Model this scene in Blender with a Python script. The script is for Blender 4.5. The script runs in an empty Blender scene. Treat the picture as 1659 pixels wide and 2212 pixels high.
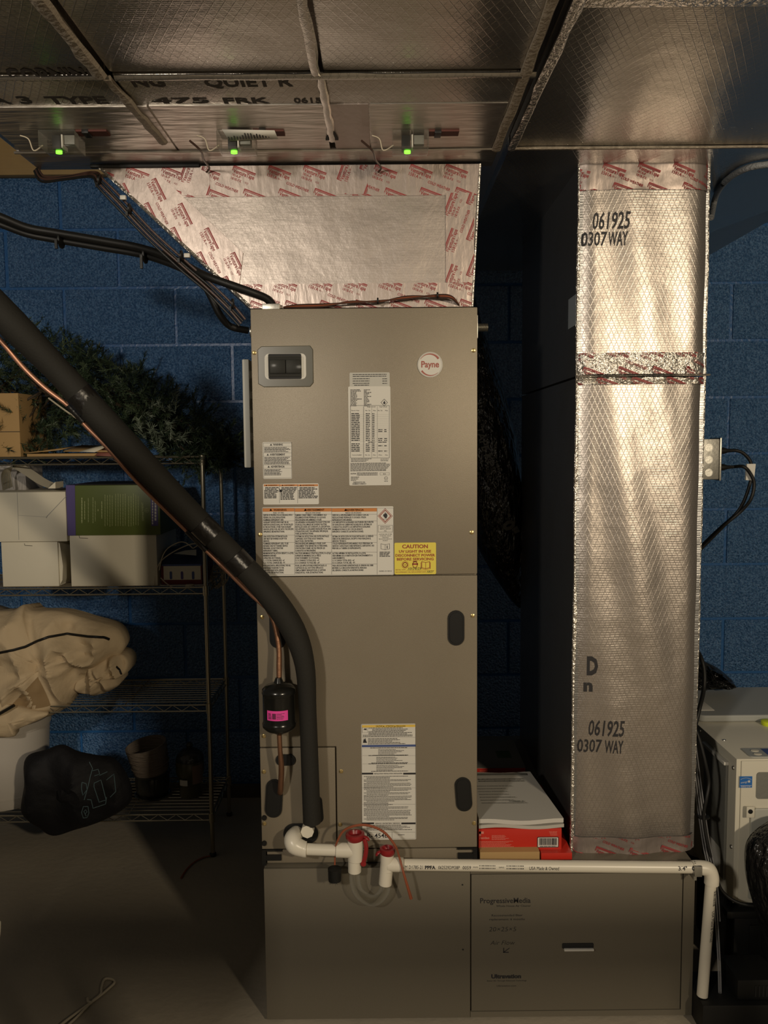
import bpy, bmesh, math, random
from mathutils import Vector, Matrix
random.seed(7)
C = bpy.context.scene.collection
SC = bpy.context.scene
R = math.radians

# ---------------------------------------------------------------- camera
F_PX, W_PX, H_PX = 1790.0, 1659.0, 2212.0
CZ = 1.457
PITCH, YAW, ROLL = R(4.8), R(0.13), R(0.5)
fw = Vector((math.sin(YAW) * math.cos(PITCH), math.cos(YAW) * math.cos(PITCH), -math.sin(PITCH)))
r0 = Vector((math.cos(YAW), -math.sin(YAW), 0))
u0 = r0.cross(fw)
rt = r0 * math.cos(ROLL) - u0 * math.sin(ROLL)
up = u0 * math.cos(ROLL) + r0 * math.sin(ROLL)
cam = bpy.data.cameras.new('camera')
cam.sensor_fit = 'VERTICAL'; cam.sensor_height = 36.0; cam.lens = F_PX / H_PX * 36.0
cam.clip_start = 0.02
co = bpy.data.objects.new('camera', cam); C.objects.link(co)
M = Matrix.Identity(4)
for i in range(3):
    M[i][0], M[i][1], M[i][2] = rt[i], up[i], -fw[i]
M[2][3] = CZ
co.matrix_world = M
SC.camera = co

# ---------------------------------------------------------------- world, lamps, exposure
wd = bpy.data.worlds.new('world'); SC.world = wd; wd.use_nodes = True
bg = wd.node_tree.nodes['Background']
bg.inputs[0].default_value = (1.0, 0.86, 0.68, 1); bg.inputs[1].default_value = 0.062
def lamp(name, loc, target, size, power, col, sizey=None):
    l = bpy.data.lights.new(name, 'AREA'); l.shape = 'RECTANGLE'; l.size = size; l.size_y = sizey or size
    l.energy = power; l.color = col
    o = bpy.data.objects.new(name, l); C.objects.link(o); o.location = loc
    o.rotation_euler = (Vector(target) - Vector(loc)).to_track_quat('-Z', 'Y').to_euler()
    return o
lamp('ceiling_lamp_light', (1.75, -1.3, 1.97), (0.5, 2.4, 0.9), 0.16, 54, (1.0, 0.83, 0.60))
lamp('second_lamp_light', (-1.1, -0.7, 1.95), (-0.3, 3.0, 1.6), 0.16, 30, (1.0, 0.89, 0.74))
SC.view_settings.view_transform = 'Standard'; SC.view_settings.look = 'None'
SC.view_settings.exposure = 0.0; SC.view_settings.gamma = 1.0; SC.view_settings.use_curve_mapping = False
SC.cycles.use_denoising = True
SC.cycles.max_bounces = 7; SC.cycles.sample_clamp_indirect = 3.0
SC.cycles.caustics_reflective = False; SC.cycles.caustics_refractive = False

# ---------------------------------------------------------------- helpers
def at(px, py, Y):
    """world point seen at pixel (px, py) of the 1659 x 2212 photograph at depth Y"""
    d = fw * F_PX + rt * (px - W_PX / 2) - up * (py - H_PX / 2)
    t = Y / d.y
    return Vector((d.x * t, Y, CZ + d.z * t))
def atz(px, py, z):
    d = fw * F_PX + rt * (px - W_PX / 2) - up * (py - H_PX / 2)
    t = (z - CZ) / d.z
    return Vector((d.x * t, d.y * t, z))
def X(px, Y, py=1100): return at(px, py, Y).x
def Z(py, Y, px=829): return at(px, py, Y).z

def setp(o, label=None, cat=None, group=None, kind=None):
    if label: o['label'] = label
    if cat: o['category'] = cat
    if group: o['group'] = group
    if kind: o['kind'] = kind
    return o
def empty(name, loc, label, cat, group=None):
    o = bpy.data.objects.new(name, None); o.empty_display_size = 0.05
    o.location = loc; C.objects.link(o)
    return setp(o, label, cat, group)
def wloc(o):
    v = Vector((0, 0, 0))
    while o: v += o.location; o = o.parent
    return v

class MB:
    def __init__(s): s.v = []; s.f = []
    def add(s, vs, fs):
        n = len(s.v); s.v += [Vector(p) for p in vs]; s.f += [[i + n for i in f] for f in fs]; return s
    def box(s, x0, x1, y0, y1, z0, z1, b=0.0):
        if b <= 0:
            vs = [(x, y, z) for x in (x0, x1) for y in (y0, y1) for z in (z0, z1)]
            fs = [(0, 1, 3, 2), (4, 6, 7, 5), (0, 4, 5, 1), (2, 3, 7, 6), (0, 2, 6, 4), (1, 5, 7, 3)]
            return s.add(vs, fs)
        bm = bmesh.new()
        bmesh.ops.create_cube(bm, size=1)
        for v in bm.verts:
            v.co = Vector(((x0 + x1) / 2 + v.co.x * (x1 - x0), (y0 + y1) / 2 + v.co.y * (y1 - y0), (z0 + z1) / 2 + v.co.z * (z1 - z0)))
        bmesh.ops.bevel(bm, geom=bm.edges[:], offset=b, segments=2, profile=0.6, affect='EDGES')
        return s.bm(bm)
    def bm(s, bm):
        bm.verts.index_update()
        s.add([v.co.copy() for v in bm.verts], [[v.index for v in f.verts] for f in bm.faces]); bm.free(); return s
    def prism(s, pts, y0, y1, axes='xz'):
        """polygon given in two axes, extruded along the third between y0 and y1"""
        n = len(pts)
        def p(a, b, c): return {'xz': (a, c, b), 'xy': (a, b, c), 'yz': (c, a, b)}[axes]
        vs = [p(a, b, y0) for a, b in pts] + [p(a, b, y1) for a, b in pts]
        fs = [list(range(n)), list(range(2 * n - 1, n - 1, -1))] + [[i, i + n, (i + 1) % n + n, (i + 1) % n] for i in range(n)]
        return s.add(vs, fs)
    def tube(s, pts, r, n=8, sub=0, caps=True, flat=1.0):
        pts = [Vector(p) for p in pts]
        rs = list(r) if isinstance(r, (list, tuple)) else [r] * len(pts)
        if sub and len(pts) > 2:
            q, qr = [], []
            for i in range(len(pts) - 1):
                p0 = pts[max(i - 1, 0)]; p1 = pts[i]; p2 = pts[i + 1]; p3 = pts[min(i + 2, len(pts) - 1)]
                for k in range(sub):
                    t = k / sub
                    q.append(0.5 * ((2 * p1) + (p2 - p0) * t + (2 * p0 - 5 * p1 + 4 * p2 - p3) * t * t + (3 * p1 - p0 - 3 * p2 + p3) * t ** 3))
                    qr.append(rs[i] * (1 - t) + rs[i + 1] * t)
            q.append(pts[-1]); qr.append(rs[-1]); pts, rs = q, qr
        m = len(pts); vs = []
        T = [(pts[min(i + 1, m - 1)] - pts[max(i - 1, 0)]).normalized() for i in range(m)]
        a = Vector((0, 0, 1)) if abs(T[0].z) < 0.9 else Vector((0, 1, 0))
        u = T[0].cross(a).normalized()
        for i in range(m):
            u = (u - T[i] * u.dot(T[i])).normalized(); w = T[i].cross(u)
            for k in range(n):
                an = 2 * math.pi * k / n
                vs.append(pts[i] + (u * math.cos(an) + w * math.sin(an) * flat) * rs[i])
        fs = [[i * n + k, i * n + (k + 1) % n, (i + 1) * n + (k + 1) % n, (i + 1) * n + k] for i in range(m - 1) for k in range(n)]
        if caps: fs += [list(range(n))[::-1], [(m - 1) * n + k for k in range(n)]]
        return s.add(vs, fs)
    def lathe(s, prof, c, n=24, axis='z', tilt=None, sx=1.0, sy=1.0):
        """prof: (radius, height) pairs"""
        vs = []; c = Vector(c)
        for (r, h) in prof:
            for k in range(n):
                an = 2 * math.pi * k / n
                a, b = r * math.cos(an) * sx, r * math.sin(an) * sy
                p = Vector({'z': (a, b, h), 'y': (a, h, b), 'x': (h, a, b)}[axis])
                if tilt: p = tilt @ p
                vs.append(c + p)
        m = len(prof)
        fs = [[i * n + k, i * n + (k + 1) % n, (i + 1) * n + (k + 1) % n, (i + 1) * n + k] for i in range(m - 1) for k in range(n)]
        fs += [list(range(n))[::-1], [(m - 1) * n + k for k in range(n)]]
        return s.add(vs, fs)
    def build(s, name, mat, parent=None, smooth=True, bevel=0, kind=None, label=None, fix=True):
        me = bpy.data.meshes.new(name)
        off = wloc(parent) if parent else Vector((0, 0, 0))
        me.from_pydata([v - off for v in s.v], [], s.f); me.update()
        if fix:
            bm = bmesh.new(); bm.from_mesh(me); bmesh.ops.recalc_face_normals(bm, faces=bm.faces[:]); bm.to_mesh(me); bm.free()
        me.shade_smooth(); me.set_sharp_from_angle(angle=R(42 if smooth else 34))
        me.materials.append(mat)
        o = bpy.data.objects.new(name, me); C.objects.link(o)
        if parent: o.parent = parent
        if bevel:
            b = o.modifiers.new('bevel', 'BEVEL'); b.width = bevel; b.segments = 2; b.limit_method = 'ANGLE'; b.angle_limit = R(40)
        return setp(o, label, None, None, kind)

def rrect(x0, x1, z0, z1, r, n=4):
    pts = []
    for cx, cz, a0 in ((x1 - r, z1 - r, 0), (x0 + r, z1 - r, 90), (x0 + r, z0 + r, 180), (x1 - r, z0 + r, 270)):
        for k in range(n + 1):
            a = R(a0 + 90 * k / n); pts.append((cx + r * math.cos(a), cz + r * math.sin(a)))
    return pts
def slot(cx, cz, w, h, rot=0, n=7):
    """rounded slot outline, w x h, turned by rot degrees"""
    r = min(w, h) / 2; pts = rrect(-w / 2, w / 2, -h / 2, h / 2, r * 0.999, n)
    c, s_ = math.cos(R(rot)), math.sin(R(rot))
    return [(cx + a * c - b * s_, cz + a * s_ + b * c) for a, b in pts]
def dup(root, loc, label=None):
    r = root.copy(); C.objects.link(r); r.location = loc
    if label: r['label'] = label
    for ch in list(root.children):
        c = ch.copy(); C.objects.link(c); c.parent = r
        for g in ch.children:
            d = g.copy(); C.objects.link(d); d.parent = c
    return r

# flat print: letters and rules as thin flat meshes lying on a surface
_gc = {}
def glyphs(s, bold=0.0, shear=0.0, res=2):
    k = (s, bold, shear, res)
    if k not in _gc:
        cu = bpy.data.curves.new('t', 'FONT'); cu.body = s; cu.size = 1; cu.resolution_u = res; cu.offset = bold; cu.shear = shear
        ob = bpy.data.objects.new('t', cu)
        me = bpy.data.meshes.new_from_object(ob)
        vs = [(v.co.x, v.co.y) for v in me.vertices]; fs = [list(p.vertices) for p in me.polygons]
        x0 = min((v[0] for v in vs), default=0); x1 = max((v[0] for v in vs), default=1)
        _gc[k] = ([((a - x0), b) for a, b in vs], fs, max(x1 - x0, 1e-6))
        bpy.data.objects.remove(ob); bpy.data.curves.remove(cu); bpy.data.meshes.remove(me)
    return _gc[k]
CAP = 0.69
class Print:
    """2-D drawing; mapped to O + U*a + V*b when built"""
    def __init__(s): s.v = []; s.f = []
    def poly(s, pts): n = len(s.v); s.v += list(pts); s.f.append(list(range(n, n + len(pts)))); return s
    def rect(s, x0, x1, y0, y1): return s.poly([(x0, y0), (x1, y0), (x1, y1), (x0, y1)])
    def line(s, pts, w, closed=False):
        pts = list(pts) + ([pts[0]] if closed else [])
        for (a, b), (c, d) in zip(pts, pts[1:]):
            L = math.hypot(c - a, d - b) or 1e-9; nx, ny = -(d - b) / L * w / 2, (c - a) / L * w / 2
            ex, ey = (c - a) / L * w / 3, (d - b) / L * w / 3
            s.poly([(a + nx - ex, b + ny - ey), (a - nx - ex, b - ny - ey), (c - nx + ex, d - ny + ey), (c + nx + ex, d + ny + ey)])
        return s
    def text(s, t, x, y, h, w=None, align='L', rot=0, bold=0.0, shear=0.0, res=2):
        vs, fs, tw = glyphs(t, bold, shear, res)
        sy = h / CAP; sx = (w / tw) if w else sy
        off = {'L': 0, 'C': -tw * sx / 2, 'R': -tw * sx}[align]
        c, q = math.cos(R(rot)), math.sin(R(rot)); n = len(s.v)
        for a, b in vs:
            a = a * sx + off; b = b * sy
            s.v.append((x + a * c - b * q, y + a * q + b * c))
        s.f += [[i + n for i in f] for f in fs]
        return s
    def greek(s, x0, x1, y, h, rnd, fill=1.0):
        """a row of very small print, word by word"""
        e = x0 + (x1 - x0) * fill; x = x0
        while x < e - h * 0.5:
            L = min(h * rnd.uniform(1.2, 5.5), e - x)
            s.rect(x, x + L, y, y + h); x += L + h * 0.55
        return s
    def clip(s, poly):
        """cut away whatever lies outside the convex polygon"""
        bm = bmesh.new(); vv = [bm.verts.new((a, b, 0)) for a, b in s.v]
        for f in s.f:
            try: bm.faces.new([vv[i] for i in f])
            except ValueError: pass
        n = len(poly); cx = sum(p[0] for p in poly) / n; cy = sum(p[1] for p in poly) / n
        for i in range(n):
            a, b = poly[i], poly[(i + 1) % n]
            nn = Vector((b[1] - a[1], -(b[0] - a[0]), 0))
            if nn.dot(Vector((cx - a[0], cy - a[1], 0))) > 0: nn = -nn
            bmesh.ops.bisect_plane(bm, geom=bm.verts[:] + bm.edges[:] + bm.faces[:], plane_co=(a[0], a[1], 0), plane_no=nn, clear_outer=True, dist=1e-7)
        bm.verts.index_update()
        s.v = [(v.co.x, v.co.y) for v in bm.verts]; s.f = [[v.index for v in f.verts] for f in bm.faces]; bm.free()
        return s
    def build(s, name, mat, parent, O=(0, 0, 0), U=(1, 0, 0), V=(0, 0, 1), warp=None):
        m = MB(); O, U, V = Vector(O), Vector(U), Vector(V)
        m.add([(warp(a, b) if warp else O + U * a + V * b) for a, b in s.v], s.f)
        return m.build(name, mat, parent, fix=False, kind='stuff' if name == 'print' else None)

# ---------------------------------------------------------------- materials
def mat(name, col, rough=0.5, metal=0.0, bump=None, spec=None, trans=0.0, emit=None, alpha=None, var=None, coat=0.0, ior=None):
    """bump = (noise scale, distance[, stretch xyz]); var = (noise scale, second colour, lo, hi)"""
    m = bpy.data.materials.new(name); m.use_nodes = True; nt = m.node_tree; p = nt.nodes['Principled BSDF']
    p.inputs['Base Color'].default_value = (*col, 1); p.inputs['Roughness'].default_value = rough; p.inputs['Metallic'].default_value = metal
    if spec is not None: p.inputs['Specular IOR Level'].default_value = spec
    if trans: p.inputs['Transmission Weight'].default_value = trans
    if ior: p.inputs['IOR'].default_value = ior
    if coat: p.inputs['Coat Weight'].default_value = coat; p.inputs['Coat Roughness'].default_value = 0.15
    if emit: p.inputs['Emission Color'].default_value = (*emit[0], 1); p.inputs['Emission Strength'].default_value = emit[1]
    tc = nt.nodes.new('ShaderNodeTexCoord') if (bump or var) else None
    if var:
        n = nt.nodes.new('ShaderNodeTexNoise'); n.inputs['Scale'].default_value = var[0]; n.inputs['Detail'].default_value = 5
        nt.links.new(tc.outputs['Object'], n.inputs['Vector'])
        r = nt.nodes.new('ShaderNodeValToRGB'); r.color_ramp.elements[0].position = var[2]; r.color_ramp.elements[1].position = var[3]
        r.color_ramp.elements[0].color = (*col, 1); r.color_ramp.elements[1].color = (*var[1], 1)
        nt.links.new(n.outputs['Fac'], r.inputs['Fac']); nt.links.new(r.outputs['Color'], p.inputs['Base Color'])
    if bump:
        n = nt.nodes.new('ShaderNodeTexNoise'); n.inputs['Scale'].default_value = bump[0]; n.inputs['Detail'].default_value = 3
        if len(bump) > 2:
            mp = nt.nodes.new('ShaderNodeMapping'); mp.inputs['Scale'].default_value = bump[2]
            nt.links.new(tc.outputs['Object'], mp.inputs['Vector']); nt.links.new(mp.outputs['Vector'], n.inputs['Vector'])
        else: nt.links.new(tc.outputs['Object'], n.inputs['Vector'])
        b = nt.nodes.new('ShaderNodeBump'); b.inputs['Distance'].default_value = bump[1]
        nt.links.new(n.outputs['Fac'], b.inputs['Height']); nt.links.new(b.outputs['Normal'], p.inputs['Normal'])
    return m

def foil(name, ua, va, col=(0.45, 0.405, 0.365), rough=0.36, line=0.42, wob=0.004, bk=1.0, pu=0.0128, pv=0.0285, ph=0.0060, dark=0.62, metal=0.88):
    """aluminium foil facing with its scrim of crossed threads; ua, va = the object axes along and up the sheet"""
    m = bpy.data.materials.new(name); m.use_nodes = True; nt = m.node_tree; L = nt.links; N = nt.nodes
    p = N['Principled BSDF']; p.inputs['Metallic'].default_value = metal; p.inputs['Roughness'].default_value = rough
    tc = N.new('ShaderNodeTexCoord'); sp = N.new('ShaderNodeSeparateXYZ')
    nz = N.new('ShaderNodeTexNoise'); nz.inputs['Scale'].default_value = 9; nz.inputs['Detail'].default_value = 1
    L.new(tc.outputs['Object'], nz.inputs['Vector'])
    vm = N.new('ShaderNodeVectorMath'); vm.operation = 'MULTIPLY_ADD'
    L.new(nz.outputs['Color'], vm.inputs[0]); vm.inputs[1].default_value = (wob,) * 3; L.new(tc.outputs['Object'], vm.inputs[2])
    L.new(vm.outputs[0], sp.inputs[0])
    def mth(op, a, b=None, c=None):
        n = N.new('ShaderNodeMath'); n.operation = op
        for i, x in enumerate((a, b, c)):
            if x is None: continue
            if isinstance(x, (int, float)): n.inputs[i].default_value = x
            else: L.new(x, n.inputs[i])
        return n.outputs[0]
    u, v = sp.outputs[ua], sp.outputs[va]
    uu = mth('MULTIPLY', u, 1 / pu); vv = mth('MULTIPLY', v, 1 / pv)
    def ln(x, w):
        t = mth('PINGPONG', x, 0.5)
        mr = N.new('ShaderNodeMapRange'); mr.interpolation_type = 'SMOOTHSTEP'
        mr.inputs['From Min'].default_value = 0.5 - w; mr.inputs['From Max'].default_value = 0.5; L.new(t, mr.inputs['Value']); return mr.outputs[0]
    d1 = ln(mth('ADD', uu, vv), 0.09); d2 = ln(mth('SUBTRACT', uu, vv), 0.09); h = ln(mth('MULTIPLY', v, 1 / ph), 0.16)
    tot = mth('MAXIMUM', mth('MAXIMUM', d1, d2), mth('MULTIPLY', h, 0.75))
    mx = N.new('ShaderNodeMix'); mx.data_type = 'RGBA'; mx.inputs[6].default_value = (*col, 1); mx.inputs[7].default_value = (*[c * dark for c in col], 1)
    L.new(mth('MULTIPLY', tot, line), mx.inputs[0]); L.new(mx.outputs[2], p.inputs['Base Color'])
    n2 = N.new('ShaderNodeTexNoise'); n2.inputs['Scale'].default_value = 70; n2.inputs['Detail'].default_value = 4
    L.new(tc.outputs['Object'], n2.inputs['Vector'])
    n3 = N.new('ShaderNodeTexNoise'); n3.inputs['Scale'].default_value = 6; n3.inputs['Detail'].default_value = 2
    L.new(tc.outputs['Object'], n3.inputs['Vector'])
    hh = mth('ADD', mth('MULTIPLY', tot, 0.00016 * bk), mth('ADD', mth('MULTIPLY', n2.outputs['Fac'], 0.0006), mth('MULTIPLY', n3.outputs['Fac'], 0.006)))
    b = N.new('ShaderNodeBump'); b.inputs['Distance'].default_value = 1.0; b.inputs['Strength'].default_value = 0.9; L.new(hh, b.inputs['Height'])
    L.new(b.outputs['Normal'], p.inputs['Normal'])
    return m

m_foil_xz = foil('foil_front', 0, 2)
m_foil_pl = foil('foil_plenum', 0, 2, bk=.25, line=.3, rough=.40, col=(.42, .37, .335))
m_foil_yz = foil('foil_side', 1, 2, rough=0.30)
m_foil_xy = foil('foil_underside', 0, 1, rough=0.27, col=(0.50, 0.47, 0.42), pu=0.016, pv=0.03)
m_tape = mat('foil_tape', (0.44, 0.375, 0.34), 0.40, 0.8, (40, 0.0012, (1.6, 1, 0.5)))
m_tape_u = mat('foil_tape_underside', (0.55, 0.51, 0.46), 0.33, 0.85, (30, 0.003, (0.3, 1.5, 1)))
m_crinkle = mat('crinkled_foil', (0.70, 0.66, 0.60), 0.28, 0.9, (110, 0.006))
m_red_ink = mat('red_print', (0.30, 0.035, 0.035), 0.55)
m_black_ink = mat('black_print', (0.015, 0.014, 0.016), 0.6)
m_dk = mat('dark_gap', (0.008, 0.008, 0.008), 0.7)
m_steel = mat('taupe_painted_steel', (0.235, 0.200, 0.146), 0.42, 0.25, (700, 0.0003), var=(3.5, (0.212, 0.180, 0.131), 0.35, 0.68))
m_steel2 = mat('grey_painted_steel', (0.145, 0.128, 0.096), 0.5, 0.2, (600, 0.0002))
m_galv = mat('galvanised_steel', (0.42, 0.41, 0.37), 0.38, 0.9, (120, 0.0003))
m_chrome = mat('chromed_wire', (0.46, 0.42, 0.32), 0.25, 0.95)
m_brass = mat('brass_screw', (0.62, 0.48, 0.22), 0.3, 0.9)
m_black = mat('black_plastic', (0.007, 0.007, 0.0065), 0.5, spec=0.35)
m_rubber = mat('black_foam_insulation', (0.018, 0.017, 0.014), 0.75, 0, (180, 0.0006), spec=0.25)
m_vinyl = mat('black_vinyl_tape', (0.010, 0.009, 0.008), 0.34, 0, (30, 0.004, (1, 1, 1)))
m_poly = mat('black_plastic_film', (0.012, 0.012, 0.012), 0.2, 0, (32, 0.03, (1, 1, 0.45)))
m_copper = mat('copper_tube', (0.55, 0.29, 0.19), 0.42, 0.8)
m_copper_d = mat('dull_copper', (0.27, 0.14, 0.08), 0.45, 0.8, (60, 0.001))
m_pvc = mat('white_pvc', (0.66, 0.62, 0.52), 0.32)
def sheer(name, col, a, rough=.1):
    m = bpy.data.materials.new(name); m.use_nodes = True; nt = m.node_tree
    t = nt.nodes.new('ShaderNodeBsdfTransparent'); t.inputs[0].default_value = (.96, .96, .94, 1)
    mx = nt.nodes.new('ShaderNodeMixShader'); fr = nt.nodes.new('ShaderNodeLayerWeight'); fr.inputs['Blend'].default_value = a
    p = nt.nodes['Principled BSDF']; p.inputs['Base Color'].default_value = (*col, 1); p.inputs['Roughness'].default_value = rough
    nt.links.new(fr.outputs['Facing'], mx.inputs[0]); nt.links.new(t.outputs[0], mx.inputs[1]); nt.links.new(p.outputs[0], mx.inputs[2])
    nt.links.new(mx.outputs[0], nt.nodes['Material Output'].inputs['Surface']); return m
m_clear = sheer('clear_plastic', (.35, .34, .30), .28)
m_red_pl = mat('red_plastic', (0.24, 0.012, 0.014), 0.38)
m_orange_cable = mat('red_brown_strap', (0.26, 0.07, 0.03), 0.5)
m_paper = mat('label_paper', (0.62, 0.60, 0.54), 0.55)
m_org = mat('orange_print', (0.52, 0.19, 0.04), 0.55)
m_yel = mat('yellow_label', (0.72, 0.60, 0.08), 0.5)
m_yel2 = mat('amber_print', (0.70, 0.48, 0.08), 0.5)
m_blu = mat('blue_print', (0.05, 0.08, 0.22), 0.5)
m_redtxt = mat('red_brown_print', (0.30, 0.05, 0.02), 0.5)
m_pink = mat('pink_label', (0.75, 0.06, 0.33), 0.5)
m_block = mat('glossy_blue_block_paint_glints', (0.030, 0.112, 0.285), 0.27, 0, (115, 0.016), spec=0.9, var=(150, (0.115, 0.265, 0.52), 0.40, 0.66))  # pale speckle in the colour stands in for glints off the rough paint
m_mortar = mat('blue_painted_mortar', (0.025, 0.130, 0.36), 0.35, 0, (60, 0.002))
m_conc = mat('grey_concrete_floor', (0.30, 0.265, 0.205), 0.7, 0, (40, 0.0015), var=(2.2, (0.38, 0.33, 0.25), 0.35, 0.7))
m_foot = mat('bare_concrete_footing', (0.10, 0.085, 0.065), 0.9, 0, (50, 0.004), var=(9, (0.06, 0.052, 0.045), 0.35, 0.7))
m_wood = mat('pale_sawn_timber', (0.38, 0.25, 0.09), 0.6, 0, (14, 0.001, (0.3, 1, 8)), var=(7, (0.30, 0.19, 0.07), 0.3, 0.7))
m_card = mat('brown_cardboard', (0.42, 0.27, 0.11), 0.75, 0, var=(4, (0.37, 0.235, 0.095), 0.3, 0.7))
m_whitebox = mat('white_card', (0.66, 0.62, 0.50), 0.6, 0, (20, 0.001))
m_green = mat('green_printed_card', (0.085, 0.115, 0.022), 0.45)
m_purple = mat('purple_printed_card', (0.075, 0.055, 0.20), 0.45)
m_grnprint = mat('pale_green_print', (0.34, 0.38, 0.18), 0.5)
m_canvas = mat('beige_canvas', (0.50, 0.39, 0.245), 0.85, 0, (25, 0.004))
m_canvas2 = mat('brown_canvas_patch', (0.26, 0.175, 0.085), 0.85)
m_bucket = mat('white_plastic_bucket', (0.52, 0.48, 0.42), 0.45)
m_fabric = mat('black_nonwoven_fabric', (0.006, 0.006, 0.0075), 0.7, 0, (30, 0.004), spec=0.3)
m_teal = mat('teal_print', (0.10, 0.16, 0.18), 0.5)
m_leaf = mat('pine_needles', (0.022, 0.040, 0.020), 0.55, 0, var=(14, (0.075, 0.105, 0.052), 0.45, 0.70))
m_leaf2 = mat('frosted_pine_needles', (0.20, 0.24, 0.17), 0.55)
m_woven = mat('woven_grey_basket', (0.22, 0.18, 0.145), 0.8, 0, (60, 0.006, (0.4, 0.4, 4)))
m_glaze = mat('dark_glazed_pot', (0.030, 0.032, 0.028), 0.25, 0, (18, 0.004, (2.5, 2.5, 0.4)))
m_olive = mat('olive_glass_jar', (0.07, 0.065, 0.03), 0.3)
m_red = mat('glossy_red_card', (0.52, 0.028, 0.016), 0.35)
m_redp = mat('pale_red_print', (0.62, 0.22, 0.17), 0.5)
m_cream = mat('cream_enamel', (0.60, 0.57, 0.47), 0.38)
m_grey = mat('grey_enamel', (0.34, 0.35, 0.33), 0.4)
m_greyd = mat('dark_grey_panel', (0.17, 0.17, 0.15), 0.5, 0, (80, 0.001))
m_white = mat('white_plastic', (0.60, 0.58, 0.52), 0.45)
m_cord = mat('white_cord', (0.50, 0.44, 0.33), 0.7)
m_wire = mat('brown_thermostat_wire', (0.055, 0.028, 0.020), 0.45)
m_gel = sheer('clear_vinyl_tube', (.5, .5, .52), .55, .2)
m_lime = mat('lime_plastic', (0.62, 0.72, 0.03), 0.4)
m_led = mat('green_led', (0.1, 0.9, 0.05), 0.4, emit=((0.25, 1.0, 0.05), 1.6))
m_darkred = mat('dark_red_brown_liner', (0.085, 0.020, 0.012), 0.7)
m_estar = mat('blue_badge', (0.02, 0.13, 0.42), 0.4)
m_kraft = mat('tan_mortar_line', (0.30, 0.30, 0.28), 0.6)

# ================================================================ THE SETTING
YW = 3.33
zj = Z(622, YW, 200); PZ = 0.2242; PXB = 0.4395
# wall backing (mortar) and its blocks
b = MB(); b.box(-3.0, 3.0, YW + 0.004, YW + 0.16, 0.0, 2.62)
wall = b.build('wall_back', m_mortar, kind='structure')
z_top_wall = 2.43
xa = X(255, YW, 560)
mb_ = MB(); mb_.box(0, PXB - 0.011, -0.002, 0.04, 0, PZ - 0.010, 0.0042)
blk0 = None
z_foot = zj + round((Z(1662, YW, 520) - zj) / PZ) * PZ
k0 = round((z_foot - zj) / PZ)
for row in range(k0, 7):
    z0 = zj + row * PZ
    if z0 < z_foot - 0.02 or z0 + PZ > 2.63: continue
    sh = 0 if row % 2 == 0 else 0.5 * PXB
    for c in range(-7, 8):
        x0 = xa + sh + c * PXB
        if x0 < -2.95 or x0 + PXB > 2.95: continue
        if blk0 is None:
            blk0 = mb_.build('concrete_block', m_block, wall, smooth=False); o = blk0
        else:
            o = blk0.copy(); C.objects.link(o)
        o.location = (x0 + 0.0055 + random.uniform(-.0015, .0015), YW + random.uniform(-0.0012, 0.0012), z0 + 0.005)
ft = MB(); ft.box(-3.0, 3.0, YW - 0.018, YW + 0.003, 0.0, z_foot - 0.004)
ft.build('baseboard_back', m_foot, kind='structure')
fl = MB(); fl.box(-3.0, 3.0, -3.0, YW + 0.1, -0.08, 0.0); fl.build('floor', m_conc, kind='structure')
# timber plate along the top of the wall
zt = Z(384, 3.32, 50)
tb = MB(); tb.box(-3.0, -0.35, 3.285, YW + 0.0, zt, zt + 0.24, 0.004); tb.build('trim_1', m_wood, kind='structure')

# ================================================================ THE TRUNK DUCTS OVERHEAD
ZU = Z(322, 1.93, 700)          # height of the underside
def U(px, py): return atz(px, py, ZU)
YS1, YS2 = U(690, 156).y, U(700, 322).y
xA, xB, xC = U(230, 156).x, U(692, 156).x, U(1160, 150).x
xL = U(60, 350).x
YN, YK = 0.95, U(300, 368).y
tr = empty('supply_trunk_duct', (xA, 1.5, ZU), 'foil-faced supply trunk duct overhead, with ink lettering and three sensor cut-outs', 'duct')
b = MB(); b.box(xL, xC - 0.012, YN, YK, ZU + 0.028, ZU + 0.38); b.build('duct_body', m_foil_yz, tr)
cols = [(xL, xA), (xA, xB), (xB, xC - 0.010)]
rows = [(YN, YS1), (YS1, YS2), (YS2, YK)]
for i, (a, c) in enumerate(cols):
    for j, (d, e) in enumerate(rows):
        g = 0.005
        if j == 2:
            if i: continue
            b = MB(); b.box(xL, xC - 0.010, d + g, e, ZU + 0.002, ZU + 0.03, 0.004); b.build('panel', m_tape_u, tr)
        else:
            b = MB(); b.box(a + g, c - g, d + g, e - g, ZU, ZU + 0.028, 0.005); b.build('panel', m_foil_xy, tr)
def rope(name, pts, r, m, parent, seed=1, sub=6, flat=0.6):
    rnd = random.Random(seed); P = []
    for p, q in zip(pts, pts[1:]):
        for k in range(14):
            t = k / 14; v = p.lerp(q, t); P.append(v + Vector((rnd.uniform(-1, 1), rnd.uniform(-1, 1), 0)) * r * 0.16)
    P.append(pts[-1]); rr = [r * rnd.uniform(0.8, 1.15) for _ in P]
    return MB().tube(P, rr, 7, flat=flat).build(name, m, parent, smooth=True)
m_flange = mat('frayed_foil_flange', (0.34, 0.29, 0.225), 0.6, 0.3, (90, 0.005))
zz = ZU - 0.003
rope('seam_flange', [Vector((xA - 0.022, 1.0, zz)), Vector((xA - 0.014, YS1, zz))], 0.013, m_flange, tr, 3)
rope('seam_flange', [Vector((xA - 0.004, YS1 + .01, zz)), Vector((xA + 0.012, U(355, 305).y, zz))], 0.010, m_flange, tr, 4)
rope('seam_flange', [Vector((xB - 0.010, 1.0, zz)), Vector((xB - 0.008, YS1, zz))], 0.009, m_foil_xy, tr, 5)
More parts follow.
